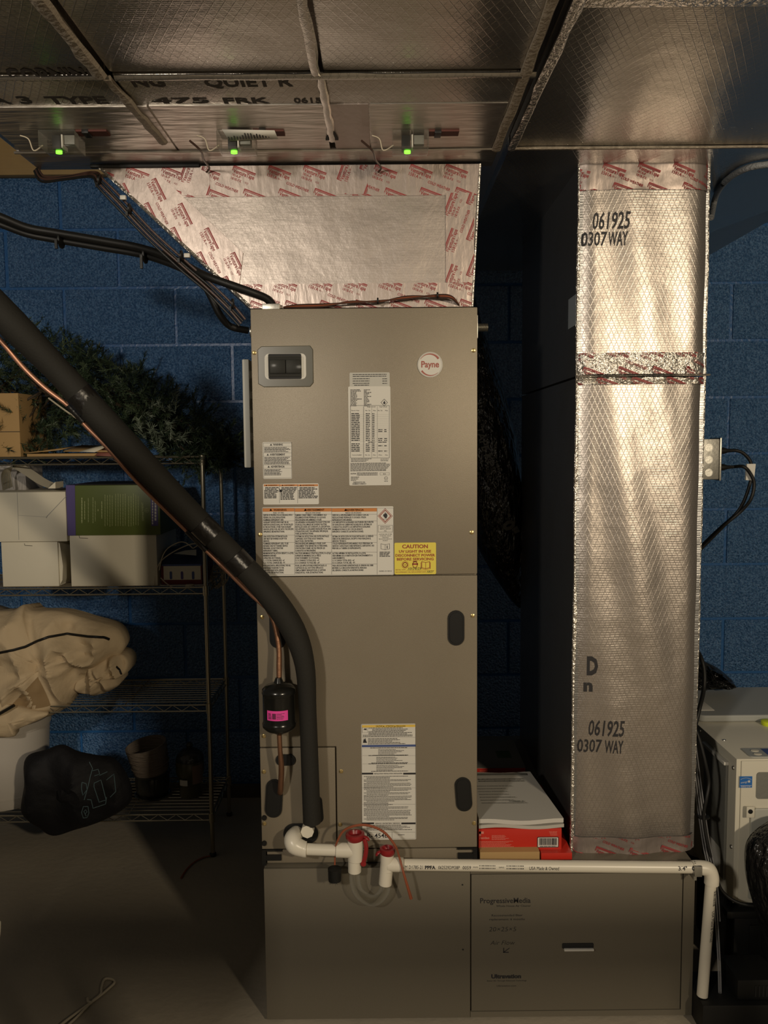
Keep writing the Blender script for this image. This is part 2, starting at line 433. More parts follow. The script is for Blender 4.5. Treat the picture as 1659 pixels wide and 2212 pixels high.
rope('seam_flange', [Vector((xB + 0.0, YS1, zz)), Vector((xB + 0.002, U(718, 300).y, zz))], 0.008, m_foil_xy, tr, 6)
rope('seam_flange', [Vector((xC - 0.020, 1.0, zz)), Vector((xC - 0.018, YS2, zz))], 0.011, m_flange, tr, 7)
rope('seam_flange', [Vector((xL, YS1 + .012, zz)), Vector((xA, YS1 + .010, zz))], 0.007, m_foil_xy, tr, 8, flat=.5)
rope('seam_flange', [Vector((xA + .01, YS1 + .010, zz)), Vector((xC, YS1 + .010, zz))], 0.010, m_foil_xy, tr, 9, flat=.5)
rope('seam_flange', [Vector((xL, YS2, zz)), Vector((xC - .01, YS2, zz))], 0.006, m_tape_u, tr, 10, flat=.6)
b = MB(); b.prism([(xB - .012, U(716, 297).y), (xB + .016, U(716, 297).y), (xB + .004, U(716, 268).y)], ZU - 0.006, ZU - 0.001, 'xy'); b.build('seam_gap', m_dk, tr)
# tape strips on the underside, before the last seam
b = MB(); b.box(xL + .02, xA + .03, U(300, 228).y, YS2 - .006, ZU - 0.0022, ZU); b.build('tape_strip', m_tape_u, tr)
b = MB(); b.box(xA + .035, xB - .006, U(400, 226).y, YS2 - .006, ZU - 0.0022, ZU); b.build('tape_strip', m_tape_u, tr)
b = MB(); b.box(xB + .008, U(797, 260).x, U(400, 226).y, YS2 - .006, ZU - 0.0022, ZU); b.build('tape_strip', m_tape, tr)
b = MB(); b.box(U(800, 260).x, xC - .03, U(400, 226).y, YS2 - .006, ZU - 0.0018, ZU); b.build('tape_strip', m_tape_u, tr)
# ink lettering, top of the letters towards the camera
def under_text(pr, t, px, py, hpx, wpx, **k):
    p = U(px, py); q = U(px + wpx, py); h = abs(U(px, py).y - U(px, py - hpx).y)
    pr.text(t, p.x, -p.y, h, w=q.x - p.x, bold=0.03, **k)
m_ink = mat('duct_ink', (0.055, 0.047, 0.040), 0.7)
for args in (('CORNING', 30, 174, 26, 200), ('QUIET R', 445, 187, 18, 190), ('NG', 290, 187, 18, 70), ('A 3', -20, 224, 15, 95), ('TYPE', 108, 224, 15, 130), ('475', 330, 223, 11, 125), ('FRK', 485, 223, 11, 100), ('0615', 636, 222, 10, 60)):
    pr = Print(); under_text(pr, *args); pr.build('ink_lettering', m_ink, tr, (0, 0, ZU - 0.0008), (1, 0, 0), (0, -1, 0))

# return trunk on the right
rt_ = empty('return_trunk_duct', (0.7, 1.6, ZU), 'wide foil-faced return trunk duct overhead, reaching the blue wall above the tall drop', 'duct')
xR = U(1600, 478).x; YE = U(1080, 545).y
b = MB(); b.box(xC + 0.012, xR + 0.14, YN, 3.28, ZU + 0.03, ZU + 0.38); b.build('duct_body', m_foil_yz, rt_)
b = MB(); b.box(xC + 0.012, xR + 0.12, YN, YS2 - 0.005, ZU, ZU + 0.03, 0.005); b.build('panel', m_foil_xy, rt_)
b = MB(); b.prism([(xC + .012, YS2 + .006), (U(1700, 330).x, YS2 + .006), (U(1659, 455).x, U(1659, 455).y), (U(1540, 500).x, U(1540, 500).y), (U(1500, 520).x, 3.28), (xC + .012, 3.28)], ZU, ZU + 0.03, 'xy')
b.build('panel', foil('foil_underside_smooth', 0, 1, rough=0.22, line=0.15, col=(0.5, 0.48, 0.45)), rt_)
rope('seam_flange', [Vector((xC + .020, 1.0, zz)), Vector((xC + .016, YS2, zz))], 0.010, m_crinkle, rt_, 17)
rope('seam_flange', [Vector((xC + .010, YS2 - .002, zz)), Vector((xR + .12, YS2 - .002, zz))], 0.006, m_flange, rt_, 18)
b = MB(); b.box(xC + 0.03, xR + .12, U(1300, 2).y - .02, U(1300, 12).y, ZU - .003, ZU); b.build('tape_strip', m_crinkle, rt_)

# ---- sensors hanging under the supply trunk
def sensor(px, label):
    p = U(px, 284); s = 1.78 / 1790
    t = empty('duct_sensor', (p.x, p.y, ZU), label, 'sensor', 'duct sensors under the supply trunk')
    x, y = p.x, p.y; z1 = ZU - 0.003
    f = lambda d: x + d * s
    MB().box(f(-32), f(45), y - 0.020, y + 0.045, z1 - 0.034, z1, 0.002).build('housing', m_clear, t)
    MB().box(f(-12), f(6), y + .004, y + .030, z1 - 0.031, z1 - .003, 0.001).build('terminal_block', m_black, t)
    MB().box(f(14), f(36), y + .004, y + .030, z1 - 0.022, z1 - .003, 0.001).build('circuit_case', m_greyd, t)
    MB().box(f(9), f(12), y, y + .030, z1 - 0.030, z1 - .003).build('divider', m_white, t)
    MB().lathe([(0.0001, -.004), (.005, -.003), (.005, .003), (.0001, .004)], (f(0), y + .010, z1 - .036), 10, sx=1.4).build('led', m_led, t, smooth=True)
    MB().box(f(45), f(110), y - .014, y + .014, z1 - .0025, z1 + .0015).build('liner_cutout', m_darkred, t)
    MB().box(f(58), f(72), y - .015, y + .015, z1 - .006, z1 + .001, .001).build('rubber_grommet', m_black, t)
    MB().tube([(f(-30), y, z1 - .025), (f(-52), y + .005, z1 - .034), (f(-60), y, z1 - .012), (f(-76), y - .004, z1 - .006)], .0014, 5, sub=5).build('lead_wire', m_cord, t, smooth=True)
    return t
s0 = sensor(122, 'duct sensor with green light, nearest the timber plate, at the left end of the row')
for px, lb in ((503, 'middle duct sensor with green light and a printed paper flap over its top'), (880, 'duct sensor with green light, nearest the gap between the two trunks')):
    p = U(px, 284)
    o = dup(s0, (p.x, p.y, ZU), lb)
    if px == 503:
        q = p; s = 1.78 / 1790
        f = MB(); f.add([(q.x - 18 * s, q.y - .028, ZU - .006), (q.x + 92 * s, q.y - .026, ZU - .008), (q.x + 96 * s, q.y + .0, ZU - .016), (q.x - 8 * s, q.y + .0, ZU - .020)], [(0, 1, 2, 3)])
        fl_ = f.build('paper_flap', m_paper, o); md = fl_.modifiers.new('s', 'SOLIDIFY'); md.thickness = .0006
        pr = Print(); rnd = random.Random(4)
        for k in range(17): pr.rect(0.006 + k * .006, 0.0085 + k * .006, 0.003, 0.020 * rnd.uniform(.5, 1))
        pr.build('print', m_black_ink, fl_, (q.x - 14 * s, q.y - .002, ZU - .0215), (1, 0, .06), (-.08, -0.9, .45))

# ================================================================ PLENUM OVER THE AIR HANDLER
YP = 2.03
def P2(px, py, Y=YP): p = at(px, py, Y); return (p.x, p.z)
TL, TR, BR_, BL = P2(214, 361), P2(1037, 352), P2(1020, 664), P2(541, 668)
zb = Z(664, YP)
pl = empty('supply_plenum', (0, YP, zb), 'flared foil plenum sealed with red-printed tape between air handler and trunk', 'plenum')
b = MB(); b.prism([TL, (TR[0], TL[1]), (BR_[0], zb), (BL[0], zb)], YP, 2.52); b.build('plenum_body', m_foil_pl, pl)
V_ = 'VentureTape'
def stamps(pr, x0, x1, y0, H, ph=0.0, rnd=None, flip=False):
    """the tape's repeating print, in the tape's own frame: x along, y from y0 (lower edge) to y0+H"""
    per = 0.084; i = 0; x = x0 - per * (1 + ph)
    while x < x1 + per:
        for row, yy, xo in ((0, H * 0.93, 0), (1, H * 0.18, 0.024)):
            X0, Y0, a = x + xo, y0 + yy, -21
            c, s_ = math.cos(R(a)), math.sin(R(a))
            def q(u, v): return (X0 + u * c - v * s_, Y0 + u * s_ + v * c)
            pr.poly([q(0, .0035), q(.054, .0035), q(.054, .0065), q(0, .0065)])
            pr.poly([q(0, .0008), q(.054, .0008), q(.054, .0026), q(0, .0026)])
            pr.poly([q(-.0012, -.006), q(0.0005, -.006), q(0.0005, .0062), q(-.0012, .0062)])
            w = q(.002, -.0098); pr.text(V_, w[0], w[1], .0095, w=.052, rot=a, bold=.018)
            if (i + row) % 2 == 0:
                w = q(.002, -.0195); pr.text('1581A', w[0], w[1], .0075, w=.024, rot=a, bold=.012)
                w = q(.028, -.0185); pr.text('®—', w[0], w[1], .004, w=.012, rot=a)
            else:
                w = q(.002, -.0178); pr.text('181A-P', w[0], w[1], .0060, w=.021, rot=a, bold=.01)
                w = q(.002, -.0262); pr.text('181B-FX', w[0], w[1], .0060, w=.026, rot=a, bold=.01)
                w = q(.036, -.0245); pr.text('V25', w[0], w[1], .0042, w=.009, rot=a)
        if i % 2 == 0:
            w = (x + .040, y0 + H * .40); pr.text('COLD WEATHER', w[0], w[1], .0062, w=.056, rot=-21, bold=.02, shear=.15)
        x += per; i += 1
    return pr
def tape(parent, pts, O, U_, V__, th=.0016, ph=0.0, m=m_tape, thick_n=None, name='tape_strip', ink=True, x0=None, ybase=0, H=None):
    """pts = convex outline in the strip's frame"""
    O, U_, V__ = Vector(O), Vector(U_).normalized(), Vector(V__).normalized(); N = U_.cross(V__)
    k = MB(); n = len(pts); vs = [O + U_ * a + V__ * c_ for a, c_ in pts]
    k.add(vs + [v + N * th for v in vs], [list(range(n)), list(range(n, 2 * n))] + [[i, (i + 1) % n, (i + 1) % n + n, i + n] for i in range(n)])
    st = k.build(name, m, parent)
    if ink:
        xs = [p[0] for p in pts]; ys = [p[1] for p in pts]
        pr = stamps(Print(), min(xs), max(xs), min(ys) + ybase, H or (max(ys) - min(ys)), ph).clip(pts)
        if pr.f: pr.build('print', m_red_ink, st, O + N * (th + .0006), U_, V__)
    return st
# N = U x V must face the camera (-Y): U=+X, V=+Z gives -Y
h_t = P2(600, 361)[1] - P2(600, 428)[1]
top = TL[1]
slopeL = (BL[0] - TL[0]) / (top - zb)
tape(pl, [(TL[0] + slopeL * h_t, top - h_t), (TR[0] - .012 * .2, top - h_t), (TR[0], top), (TL[0], top)], (0, YP - .0005, 0), (1, 0, 0), (0, 0, 1), ph=.2)
hb = Z(612, YP) - zb
tape(pl, [(BL[0] , zb), (BR_[0], zb), (BR_[0] + .003, zb + hb), (BL[0] - slopeL * hb, zb + hb)], (0, YP - .0005, 0), (1, 0, 0), (0, 0, 1), th=.0012, ph=.55, H=.072)
# left strip along the slope
d = Vector((BL[0] - TL[0], 0, zb - top)).normalized(); nrm = Vector((-d.z, 0, d.x))
if nrm.x < 0: nrm = -nrm
Ls = math.hypot(BL[0] - TL[0], zb - top)
# strip frame: U down the slope, V up-right (U x V faces the camera)
Vd = Vector((-d.z, 0, d.x)); Vd = Vd if d.cross(Vd).y < 0 else -Vd
wS = .085
tape(pl, [(.06, 0), (Ls - .04, 0), (Ls - .10, wS), (.115, wS)], (TL[0], YP - .0004, top), d, Vd, th=.0026, ph=.35, H=.072)
# right strip, running upward
wr = X(1024, YP, 500) - X(963, YP, 500)
tape(pl, [(zb + hb, 0), (top - h_t * .93, 0), (top - h_t * .93, wr), (zb + hb, wr)], (BR_[0] + .004, YP - .0004, 0), (0, 0, 1), (-1, 0, 0), th=.0026, ph=.1, H=.072)
for px, dx in ((1, 0),):
    for (a, c) in ((392, 30), (1120 - 400, 36)):
        x0 = X(a, YP, 390)
        tape(pl, [(top - h_t * .95, 0), (top - .001, 0), (top - .001, c * .00113 * 2), (top - h_t * .95, c * .00113 * 2)], (x0 + c * .00226, YP - .0022, 0), (0, 0, 1), (-1, 0, 0), th=.0012, ph=.6, H=.072)
b = MB(); b.box(X(225, YP), X(452, YP) , YP - .012, YP + .0, top - .004, top + .004, .002); b.build('seam_gap', m_dk, pl)
MB().tube([(TL[0] + slopeL * 0, YP - .002, top), (BL[0], YP - .002, zb + .004)], .004, 6).build('edge_fold', m_crinkle, pl, smooth=True)
MB().tube([(TR[0], YP - .002, top), (BR_[0], YP - .002, zb)], .003, 6).build('edge_fold', m_crinkle, pl, smooth=True)

# ================================================================ AIR HANDLER
YH = 2.0; YHB = 2.56
xl, xr = X(553, YH, 1240), X(1031, YH, 1240)
zH1, zH0 = Z(665, YH), Z(1866, YH)
zm = Z(1243, YH); zd = Z(1832, YH)
ah = empty('air_handler', ((xl + xr) / 2, YH, zH0), 'tall taupe steel air handler cabinet covered in warning labels', 'air handler')
MB().box(xl, xr, YH + .012, YHB, zH0, zH1, .002).build('cabinet', m_steel, ah)
MB().box(xl, xr, YH, YH + .0115, zm + .0016, zH1, .0025).build('upper_panel', m_steel, ah)
# lower door leaves a notch for the small service panel
sx = X(726, YH, 1700); sz = Z(1613, YH)
b = MB(); b.prism([(xl, zm - .0016), (xr, zm - .0016), (xr, zd), (sx + .0016, zd), (sx + .0016, sz + .0016), (xl, sz + .0016)], YH, YH + .0115)
b.build('lower_door', m_steel, ah, bevel=.0015)
MB().box(xl, sx - .0016, YH + .001, YH + .0115, zd, sz - .0016, .0015).build('service_panel', m_steel, ah)
MB().box(xl + .012, xr - .002, YH + .004, YH + .0115, zH0 + .003, zd - .004, .001).build('bottom_rail', m_steel, ah)
for xx, s_ in ((xl, 1), (xr, -1)):
    b = MB(); b.box(min(xx, xx + s_ * .010), max(xx, xx + s_ * .010), YH - .003, YH + .0118, zH0, zd - .001)
    b.box(min(xx, xx + s_ * .048), max(xx, xx + s_ * .048), YH - .002, YH + .0035, zH0 + .012, zH0 + .026)
    b.box(min(xx, xx + s_ * .05), max(xx, xx + s_ * .05), YH - .001, YH + .0035, zd - .006, zd - .0005)
    b.build('corner_bracket', m_black, ah)
def onH(px, py, d=0.0): p = at(px, py, YH - d); return p
for (px, py) in ((549, 762), (1023, 757), (562, 1155), (1019, 1150), (566, 1333), (1021, 1330), (570, 1590), (570, 1667), (571, 1779), (737, 1666), (1024, 1778), (735, 1781)):
    p = onH(px, py)
    MB().lathe([(.0052, .0005), (.0052, -.0014), (.0040, -.0018), (.0036, -.0044), (.0012, -.0050)], (p.x, YH, p.z), 8, 'y').build('screw', m_brass, ah)
def grommet(px, py, w, h, rot=0, name='oval_grommet', par=ah):
    p = onH(px, py); s = YH / F_PX
    b = MB(); b.prism(slot(p.x, p.z, w * s, h * s, rot), YH - .004, YH + .001)
    b.prism(slot(p.x, p.z, w * s * .78, h * s * .88, rot), YH - .0055, YH - .003)
    return b.build(name, m_black, par, bevel=.0012)
for g in ((600, 1352, 36, 98, 0), (985, 1356, 36, 78, 0), (1001, 1715, 36, 78, 4), (617, 1641, 44, 25, 0), (592, 1724, 38, 88, -4), (686, 1748, 24, 62, 4), (650, 1800, 78, 46, 0)):
    grommet(*g)
for g in ((571, 1766), (571, 1821)): grommet(g[0], g[1], 11, 11, 0, 'plug')
# sight window over the breakers
s = YH / F_PX
c_ = onH(617, 792)
w, h = 59 * s, 43 * s
ring = [(c_.x + a * w, c_.z + q * h) for a, q in ((-.86, 1), (.9, 1.02), (1, .82), (1, -.8), (.88, -1), (-.8, -1), (-1, -.84), (-1, .84))]
win = MB(); win.prism(ring, YH - .003, YH - .0002); win = win.build('sight_window', mat('smoky_gasket', (0.095, 0.090, 0.065), 0.3, coat=.3), ah, bevel=.0015)
MB().prism(rrect(c_.x - 44 * s, c_.x + 44 * s, c_.z - 27 * s, c_.z + 27 * s, .010), YH - .0045, YH - .003).build('bezel', m_white, win)
MB().prism(rrect(c_.x - 36 * s, c_.x + 34 * s, c_.z - 26.5 * s, c_.z + 26.5 * s, .003), YH - .0060, YH - .0045).build('breaker_recess', m_dk, win)
MB().box(c_.x - 33 * s, c_.x + .5 * s, YH - .0105, YH - .006, c_.z - 15 * s, c_.z + 14 * s, .0015).build('breaker', m_black, win)
MB().box(c_.x + 1.5 * s, c_.x + 32 * s, YH - .0105, YH - .006, c_.z - 15 * s, c_.z + 14 * s, .0015).build('breaker', m_black, win)
MB().box(c_.x - 36 * s, c_.x + 36 * s, YH - .016, YH - .0107, c_.z - 21 * s, c_.z + 21 * s, .002).build('clear_cover', m_clear, win)
# round maker's badge
c_ = onH(929, 788); r = 27 * s
badge = MB().lathe([(r, 0), (r, -.0022), (r * .94, -.0032), (r * .90, -.0022), (r * .1, -.0024)], (c_.x, YH, c_.z), 40, 'y').build('badge', m_paper, ah, smooth=False)
pr = Print()
def arc(pr, a0, a1, r0, r1f, n=14):
    P = [(c_.x + r0 * math.cos(R(a0 + (a1 - a0) * k / n)), c_.z + r0 * math.sin(R(a0 + (a1 - a0) * k / n))) for k in range(n + 1)]
    Q = [(c_.x + (r0 - r1f(k / n)) * math.cos(R(a0 + (a1 - a0) * k / n)), c_.z + (r0 - r1f(k / n)) * math.sin(R(a0 + (a1 - a0) * k / n))) for k in range(n + 1)]
    for k in range(n): pr.poly([P[k], P[k + 1], Q[k + 1], Q[k]])
arc(pr, 150, 35, r * .88, lambda t: .0006 + .0042 * t); arc(pr, -145, -45, r * .88, lambda t: .0042 - .0036 * t)
pr.text('Payne', c_.x, c_.z - .006, .0145, w=38 * s, align='C', bold=.025, res=4)
pr.build('print', mat('badge_red', (0.33, 0.085, 0.06), .5), badge, (0, YH - .0028, 0))
# body marks left by hands and tape: smudges on the panel
# ---- printed labels
def sheet(name, x0, y0, x1, y1, m=m_paper, rad=.003, par=ah, Y=YH, lift=.0006):
    a = at(x0, y0, Y); b2 = at(x1, y1, Y)
    o = MB().prism(rrect(a.x, b2.x, b2.z, a.z, rad), Y - lift, Y).build(name, m, par)
    return o
class PX(Print):
    """drawing in photograph-sized units on the plane Y"""
    def __init__(s, Y=YH, ox=829, oy=1106): super().__init__(); s.Y = Y; s.k = Y / F_PX
    def P(s, px, py): p = at(px, py, s.Y); return (p.x, p.z)
    def t(s, t, px, py, h, w=None, **k):
        x, z = s.P(px, py); return s.text(t, x, z, h * s.k, w=(w * s.k if w else None), **k)
    def r(s, x0, y0, x1, y1):
        a, c = s.P(x0, y0), s.P(x1, y1); return s.rect(a[0], c[0], c[1], a[1])
    def g(s, x0, x1, y, h, rnd, fill=1.0):
        a = s.P(x0, y); return s.greek(a[0], a[0] + (x1 - x0) * s.k, a[1], h * s.k, rnd, fill)
    def l(s, pts, w=1, closed=False): return s.line([s.P(*p) for p in pts], w * s.k, closed)
    def pg(s, pts): return s.poly([s.P(*p) for p in pts])
    def put(s, name, m, par, lift=.001): return s.build(name, m, par, (0, s.Y - lift, 0))
rnd = random.Random(11)
# rating plate and its strip
L1 = sheet('rating_strip', 755, 805, 842, 836, mat('grey_label', (0.46, 0.45, 0.40), .5))
p = PX()
for k, y in enumerate((810, 814, 819, 824, 829, 833)): p.g(762 if k < 5 else 765, 838 if k < 2 else 800, y, 1.5, rnd, .95)
for y in (819, 824, 829): p.g(826, 836, y, 1.5, rnd)
p.put('print', m_black_ink, L1)
L2 = sheet('rating_plate', 752, 835, 845, 1048, lift=.0009)
p = PX()
for k in range(13):
    y = 843 + k * 2.85; p.g(757, 772 + rnd.uniform(-4, 10), y, 1.5, rnd); p.g(786, 788 + rnd.uniform(3, 14), y, 1.5, rnd)
p.l([(757, 876), (841, 876), (841, 989), (757, 989)], .7, True)
for x in (785, 786, 803, 815): p.l([(x, 878), (x, 988)], .35)
p.t('Single Circuit', 793, 880, 2.6, 18); p.t('Dual Circuit', 820, 880, 2.6, 16)
p.t('Electric Heat', 759, 888, 2.4, 17); p.t('Min. Ckt', 789, 888, 2.4, 11); p.t('Max', 806, 888, 2.4, 6); p.t('Min. Ckt', 816, 888, 2.4, 10); p.t('Max', 832, 888, 2.4, 6)
for k in range(22):
    y = 894.5 + k * 3.85
    if k == 16: p.g(795, 810, y, 1.7, rnd); p.g(817, 836, y, 1.7, rnd); continue
    p.g(759, 777, y, 2.0, rnd); p.g(784.5, 785.2, y, 2, rnd); p.g(790, 799, y, 1.8, rnd); p.g(804, 809, y, 1.8, rnd)
    if k in (9, 10, 14, 15, 18, 21): p.g(817, 826, y, 1.8, rnd); p.g(830, 836, y, 1.8, rnd)
    p.l([(758, y + 1.2), (840, y + 1.2)], .12)
p.t('Factory Installed', 761, 984, 2.4, 20); p.t('Min. Ckt', 789, 984, 2.2, 10); p.t('Max', 806, 984, 2.2, 6); p.t('Min.', 818, 984, 2.2, 8); p.t('Max', 832, 984, 2.2, 6)
for y in (992, 994.6, 997.2): p.g(758, 805, y, 1.2, rnd, rnd.uniform(.7, 1))
for y in (992.5, 996): p.g(822, 841, y, 1.1, rnd, .9)
for k in range(7): p.g(757, 843, 1001.5 + k * 2.7, 1.35, rnd, rnd.uniform(.88, 1))
p.t('CAUTION', 757, 1024.5, 2.6, 12, bold=.03)
for y in (1022, 1024.5, 1027): p.g(771, 818, y, 1.2, rnd, .95)
p.l([(821, 1021), (841, 1021), (841, 1026), (821, 1026)], .4, True); p.t('R4', 828, 1025.3, 3, 5)
for y in (1031, 1033.4, 1035.8, 1038.2): p.g(758, 776, y, 1.1, rnd, rnd.uniform(.6, 1))
p.t('FABRIQUE EN USA', 763, 1043, 2.6, 26, bold=.02); p.t('ASSEMBLED IN MEXICO', 761, 1046.6, 2.6, 30, bold=.02)
ux, uy = 834, 1033
p.l([(ux + 3.6 * math.cos(a * .449), uy + 3.6 * math.sin(a * .449)) for a in range(14)], .6, True); p.t('UL', ux - 2, uy + 1.3, 2.6, 4); p.g(830, 838, 1040, 1.1, rnd)
p.l([(830, 862), (837, 869.5), (830, 877), (823, 869.5)], .8, True)
p.pg([(829, 873), (827.5, 870), (829.5, 867.5), (830, 865), (832, 868.5), (832.8, 871), (831, 873.2)])
p.put('print', m_black_ink, L2, .0013)
# small warning label
L3 = sheet('small_warning_label', 567, 955, 631, 1034)
p = PX()
p.l([(569, 957), (630, 956), (630, 1032), (570, 1033)], .4, True)
for y, t, x in ((962.5, 'WARNING', 590), (984, 'AVERTISSEMENT', 583), (1010, 'ADVERTENCIA', 585)):
    p.t(t, x, y, 4, {'WARNING': 21, 'AVERTISSEMENT': 33, 'ADVERTENCIA': 30}[t], bold=.03)
    p.pg([(x - 7, y), (x - 2, y), (x - 4.5, y - 4.2)]); p.l([(569, y + 1.6), (630, y + 1.6)], .35); p.l([(569, y - 5.4), (630, y - 5.4)], .35)
for a, n in ((966.5, 5), (988, 7), (1014, 6)):
    for k in range(n): p.g(571, 628 if a < 1010 else 612, a + k * 2.35 + 1, 1.3, rnd, rnd.uniform(.8, 1))
p.put('print', m_black_ink, L3)
# electrical hazard label
L4 = sheet('shock_hazard_label', 568, 1045, 689, 1089)
p = PX()
for x0, x1 in ((570, 603.5), (604.5, 642.5), (643.5, 687)): p.r(x0, 1046.5, x1, 1050)
p.put('orange_band', m_org, L4)
p = PX()
for x in (604, 643): p.l([(x, 1046), (x, 1087)], .5)
for x0, x1, rows in ((571, 603, 8), (606, 642, 9), (645, 687, 8)):
    p.t('WARNING' if x0 == 571 else ('AVERTISSEMENT' if x0 == 606 else 'ADVERTENCIA'), x0 + 8, 1049.6, 2.5, (x1 - x0) * .62, bold=.02)
    p.pg([(x0 + 2.5, 1049.6), (x0 + 6.5, 1049.6), (x0 + 4.5, 1046.8)])
    for k in range(rows): p.g(x0 + (2 if k < 2 else 0), x1, 1054.6 + k * 3.1, 2.0, rnd, rnd.uniform(.75, 1))
p.pg([(603, 1055), (606, 1058), (608, 1056.5), (609.5, 1061), (606, 1064), (603.5, 1061)]); p.l([(601, 1053), (604, 1057)], .6); p.l([(600, 1063), (604, 1061)], .6)
p.put('print', m_black_ink, L4)
# the big trilingual warning label
L5 = sheet('fire_warning_label', 566, 1096, 851, 1242)
p = PX()
for x0, x1 in ((567.5, 636), (637, 716), (717, 814)): p.r(x0, 1098, x1, 1104.7)
p.put('orange_band', m_org, L5)
T1 = ['DISPOSE OF PROPERLY IN ACCORDANCE WITH', 'FEDERAL OR LOCAL REGULATIONS.', 'FLAMMABLE REFRIGERANT USED.', '|', 'AUXILIARY DEVICES WHICH MAY BE AN', 'IGNITION SOURCES SHALL NOT BE INSTALLED', 'IN THE DUCTWORK, OTHER THAN AUXILIARY', 'DEVICES LISTED FOR USE WITH THE SPECIFIC', 'APPLIANCE. SEE INSTRUCTIONS.', '|', 'LEAK DETECTION SYSTEM INSTALLED.', 'UNIT MUST BE POWERED EXCEPT FOR', 'SERVICE.', '|', 'FLAMMABLE REFRIGERANT USED. TO BE', 'REPAIRED ONLY BY TRAINED SERVICE', 'PERSONNEL. DO NOT PUNCTURE', 'REFRIGERANT TUBING.', '|', 'MINIMUM INSTALLATION HEIGHT, 0 m (0 ft).', 'MINIMUM ROOM AREA', '(OPERATING OR STORAGE),', '3.1 X TOTAL CHARGE (KG) - m²', '15 X TOTAL CHARGE (lb) - ft².', '|', 'FOR HORIZONTAL APPLICATIONS, THE A2L', 'SENSOR MUST BE MOVED TO THE', 'INDICATED HORIZONTAL SENSOR', 'LOCATION. SEE INSTRUCTIONS.']
T2 = ['ÉLIMINER CORRECTEMENT CONFORMÉMENT AUX', 'RÉGLEMENTATIONS FÉDÉRALES OU LOCALES.', 'FRIGORIGÈNE INFLAMMABLE UTILISÉ.', '|', 'LES APPAREILS AUXILIAIRES POUVANT ÊTRE DES', 'SOURCES D\'ALLUMAGE NE DOIVENT PAS ÊTRE', 'INSTALLÉS DANS LES CONDUITS, À L\'EXCEPTION', 'DES APPAREILS AUXILIAIRES INDIQUÉS POUR UNE', 'UTILISATION AVEC UN APPAREIL SPÉCIFIQUE.', 'VOIR LES INSTRUCTIONS.', '|', 'SYSTÈME DE DÉTECTION DES FUITES INSTALLÉ.', 'L\'APPAREIL DOIT ÊTRE SOUS TENSION,', 'SAUF POUR L\'ENTRETIEN.', '|', 'FRIGORIGÈNE INFLAMMABLE UTILISÉ. DOIT', 'UNIQUEMENT ÊTRE RÉPARÉ PAR DU PERSONNEL', 'D\'ENTRETIEN FORMÉ. NE PAS PERCER LES', 'CONDUITES DE FRIGORIGÈNE.', '|', 'HAUTEUR MINIMALE D\'INSTALLATION, 0 m (0 pi)', 'SUPERFICIE MINIMALE DE LA PIÈCE', '(FONCTIONNEMENT OU STOCKAGE),', '3.7 X CHARGE TOTALE (KG) - m²', '15 X CHARGE TOTALE (lb) - pi².', '|', 'POUR LES APPLICATIONS HORIZONTALES, LE', 'CAPTEUR DE A2L DOIT ÊTRE DÉPLACÉ À', 'L\'EMPLACEMENT INDIQUÉ POUR LE CAPTEUR', 'HORIZONTAL. VOIR LES INSTRUCTIONS.']
T3 = ['DESECHE LA APROPIADAMENTE DE ACUERDO CON LAS', 'REGULACIONES FEDERALES O LOCALES. UTILIZA', 'REFRIGERANTE INFLAMABLE.', '|', 'LOS DISPOSITIVOS AUXILIARES QUE PUEDEN SER FUENTES', 'DE IGNICIÓN NO DEBEN INSTALARSE EN EL SISTEMA DE', 'CONDUCTOS, EXCEPTO LOS DISPOSITIVOS AUXILIARES', 'ENUMERADOS PARA SU USO CON UN APARATO', 'ESPECÍFICO CONSULTE LAS INSTRUCCIONES.', '|', 'SISTEMA DE DETECCIÓN DE FUGAS INSTALADO. LA UNIDAD', 'DEBE ESTAR ENERGIZADA, EXCEPTO PARA REALIZAR EL', 'SERVICIO TÉCNICO.', '|', 'UTILIZA REFRIGERANTE INFLAMABLE. SOLO PERSONAL DE', 'SERVICIO CAPACITADO DEBE REPARAR EL DISPOSITIVO. NO', 'PERFORE LA TUBERÍA DE REFRIGERANTE.', '|', 'ALTURA MÍNIMA DE INSTALACIÓN, 0 m (0 ft).', 'ÁREA MÍNIMA DE LA HABITACIÓN (EN FUNCIONAMIENTO O', 'ALMACENAMIENTO)', '3.1 X CARGA TOTAL (KG) - m²', '15 X CARGA TOTAL (lb) - ft².', '|', 'PARA APLICACIONES HORIZONTALES, EL SENSOR A2L DEBE', 'MOVERSE A LA UBICACIÓN HORIZONTAL INDICADA', 'DEL SENSOR. CONSULTE LAS INSTRUCCIONES']
starts = [1114.6, 1130, 1160.5, 1176, 1197, 1223.5]
p = PX()
for x0, wmax, TT, hd, sub in ((569, 66, T1, 'WARNING', 'RISK OF FIRE'), (638, 77, T2, 'AVERTISSEMENT', "RISQUE D'INCENDIE"), (718, 91, T3, 'ADVERTENCIA', 'RIESGO DE INCENDIO')):
    cx = x0 + wmax / 2; mx = max(len(t) for t in TT)
    p.t(hd, cx + 3, 1103.4, 4, align='C', bold=.03); p.pg([(cx - 20, 1103.4), (cx - 14, 1103.4), (cx - 17, 1098.8)])
    p.t(sub, cx, 1109.6, 3.8, align='C', w=len(sub) * 1.9)
    sec = 0; y = starts[0]; n = 0
    for t in TT:
        if t == '|': sec += 1; y = starts[sec]; continue
        p.t(t, x0, y, 3.5, w=wmax * min(1, len(t) / mx * 1.0), bold=.03); y += 5.05 if x0 == 569 or sec != 1 else (4.9 if x0 == 638 else 5.05)
for y in (1110.8, 1125.2, 1155.8, 1171.6, 1192.4, 1218.4): p.l([(567.5, y), (814, y)], .45)
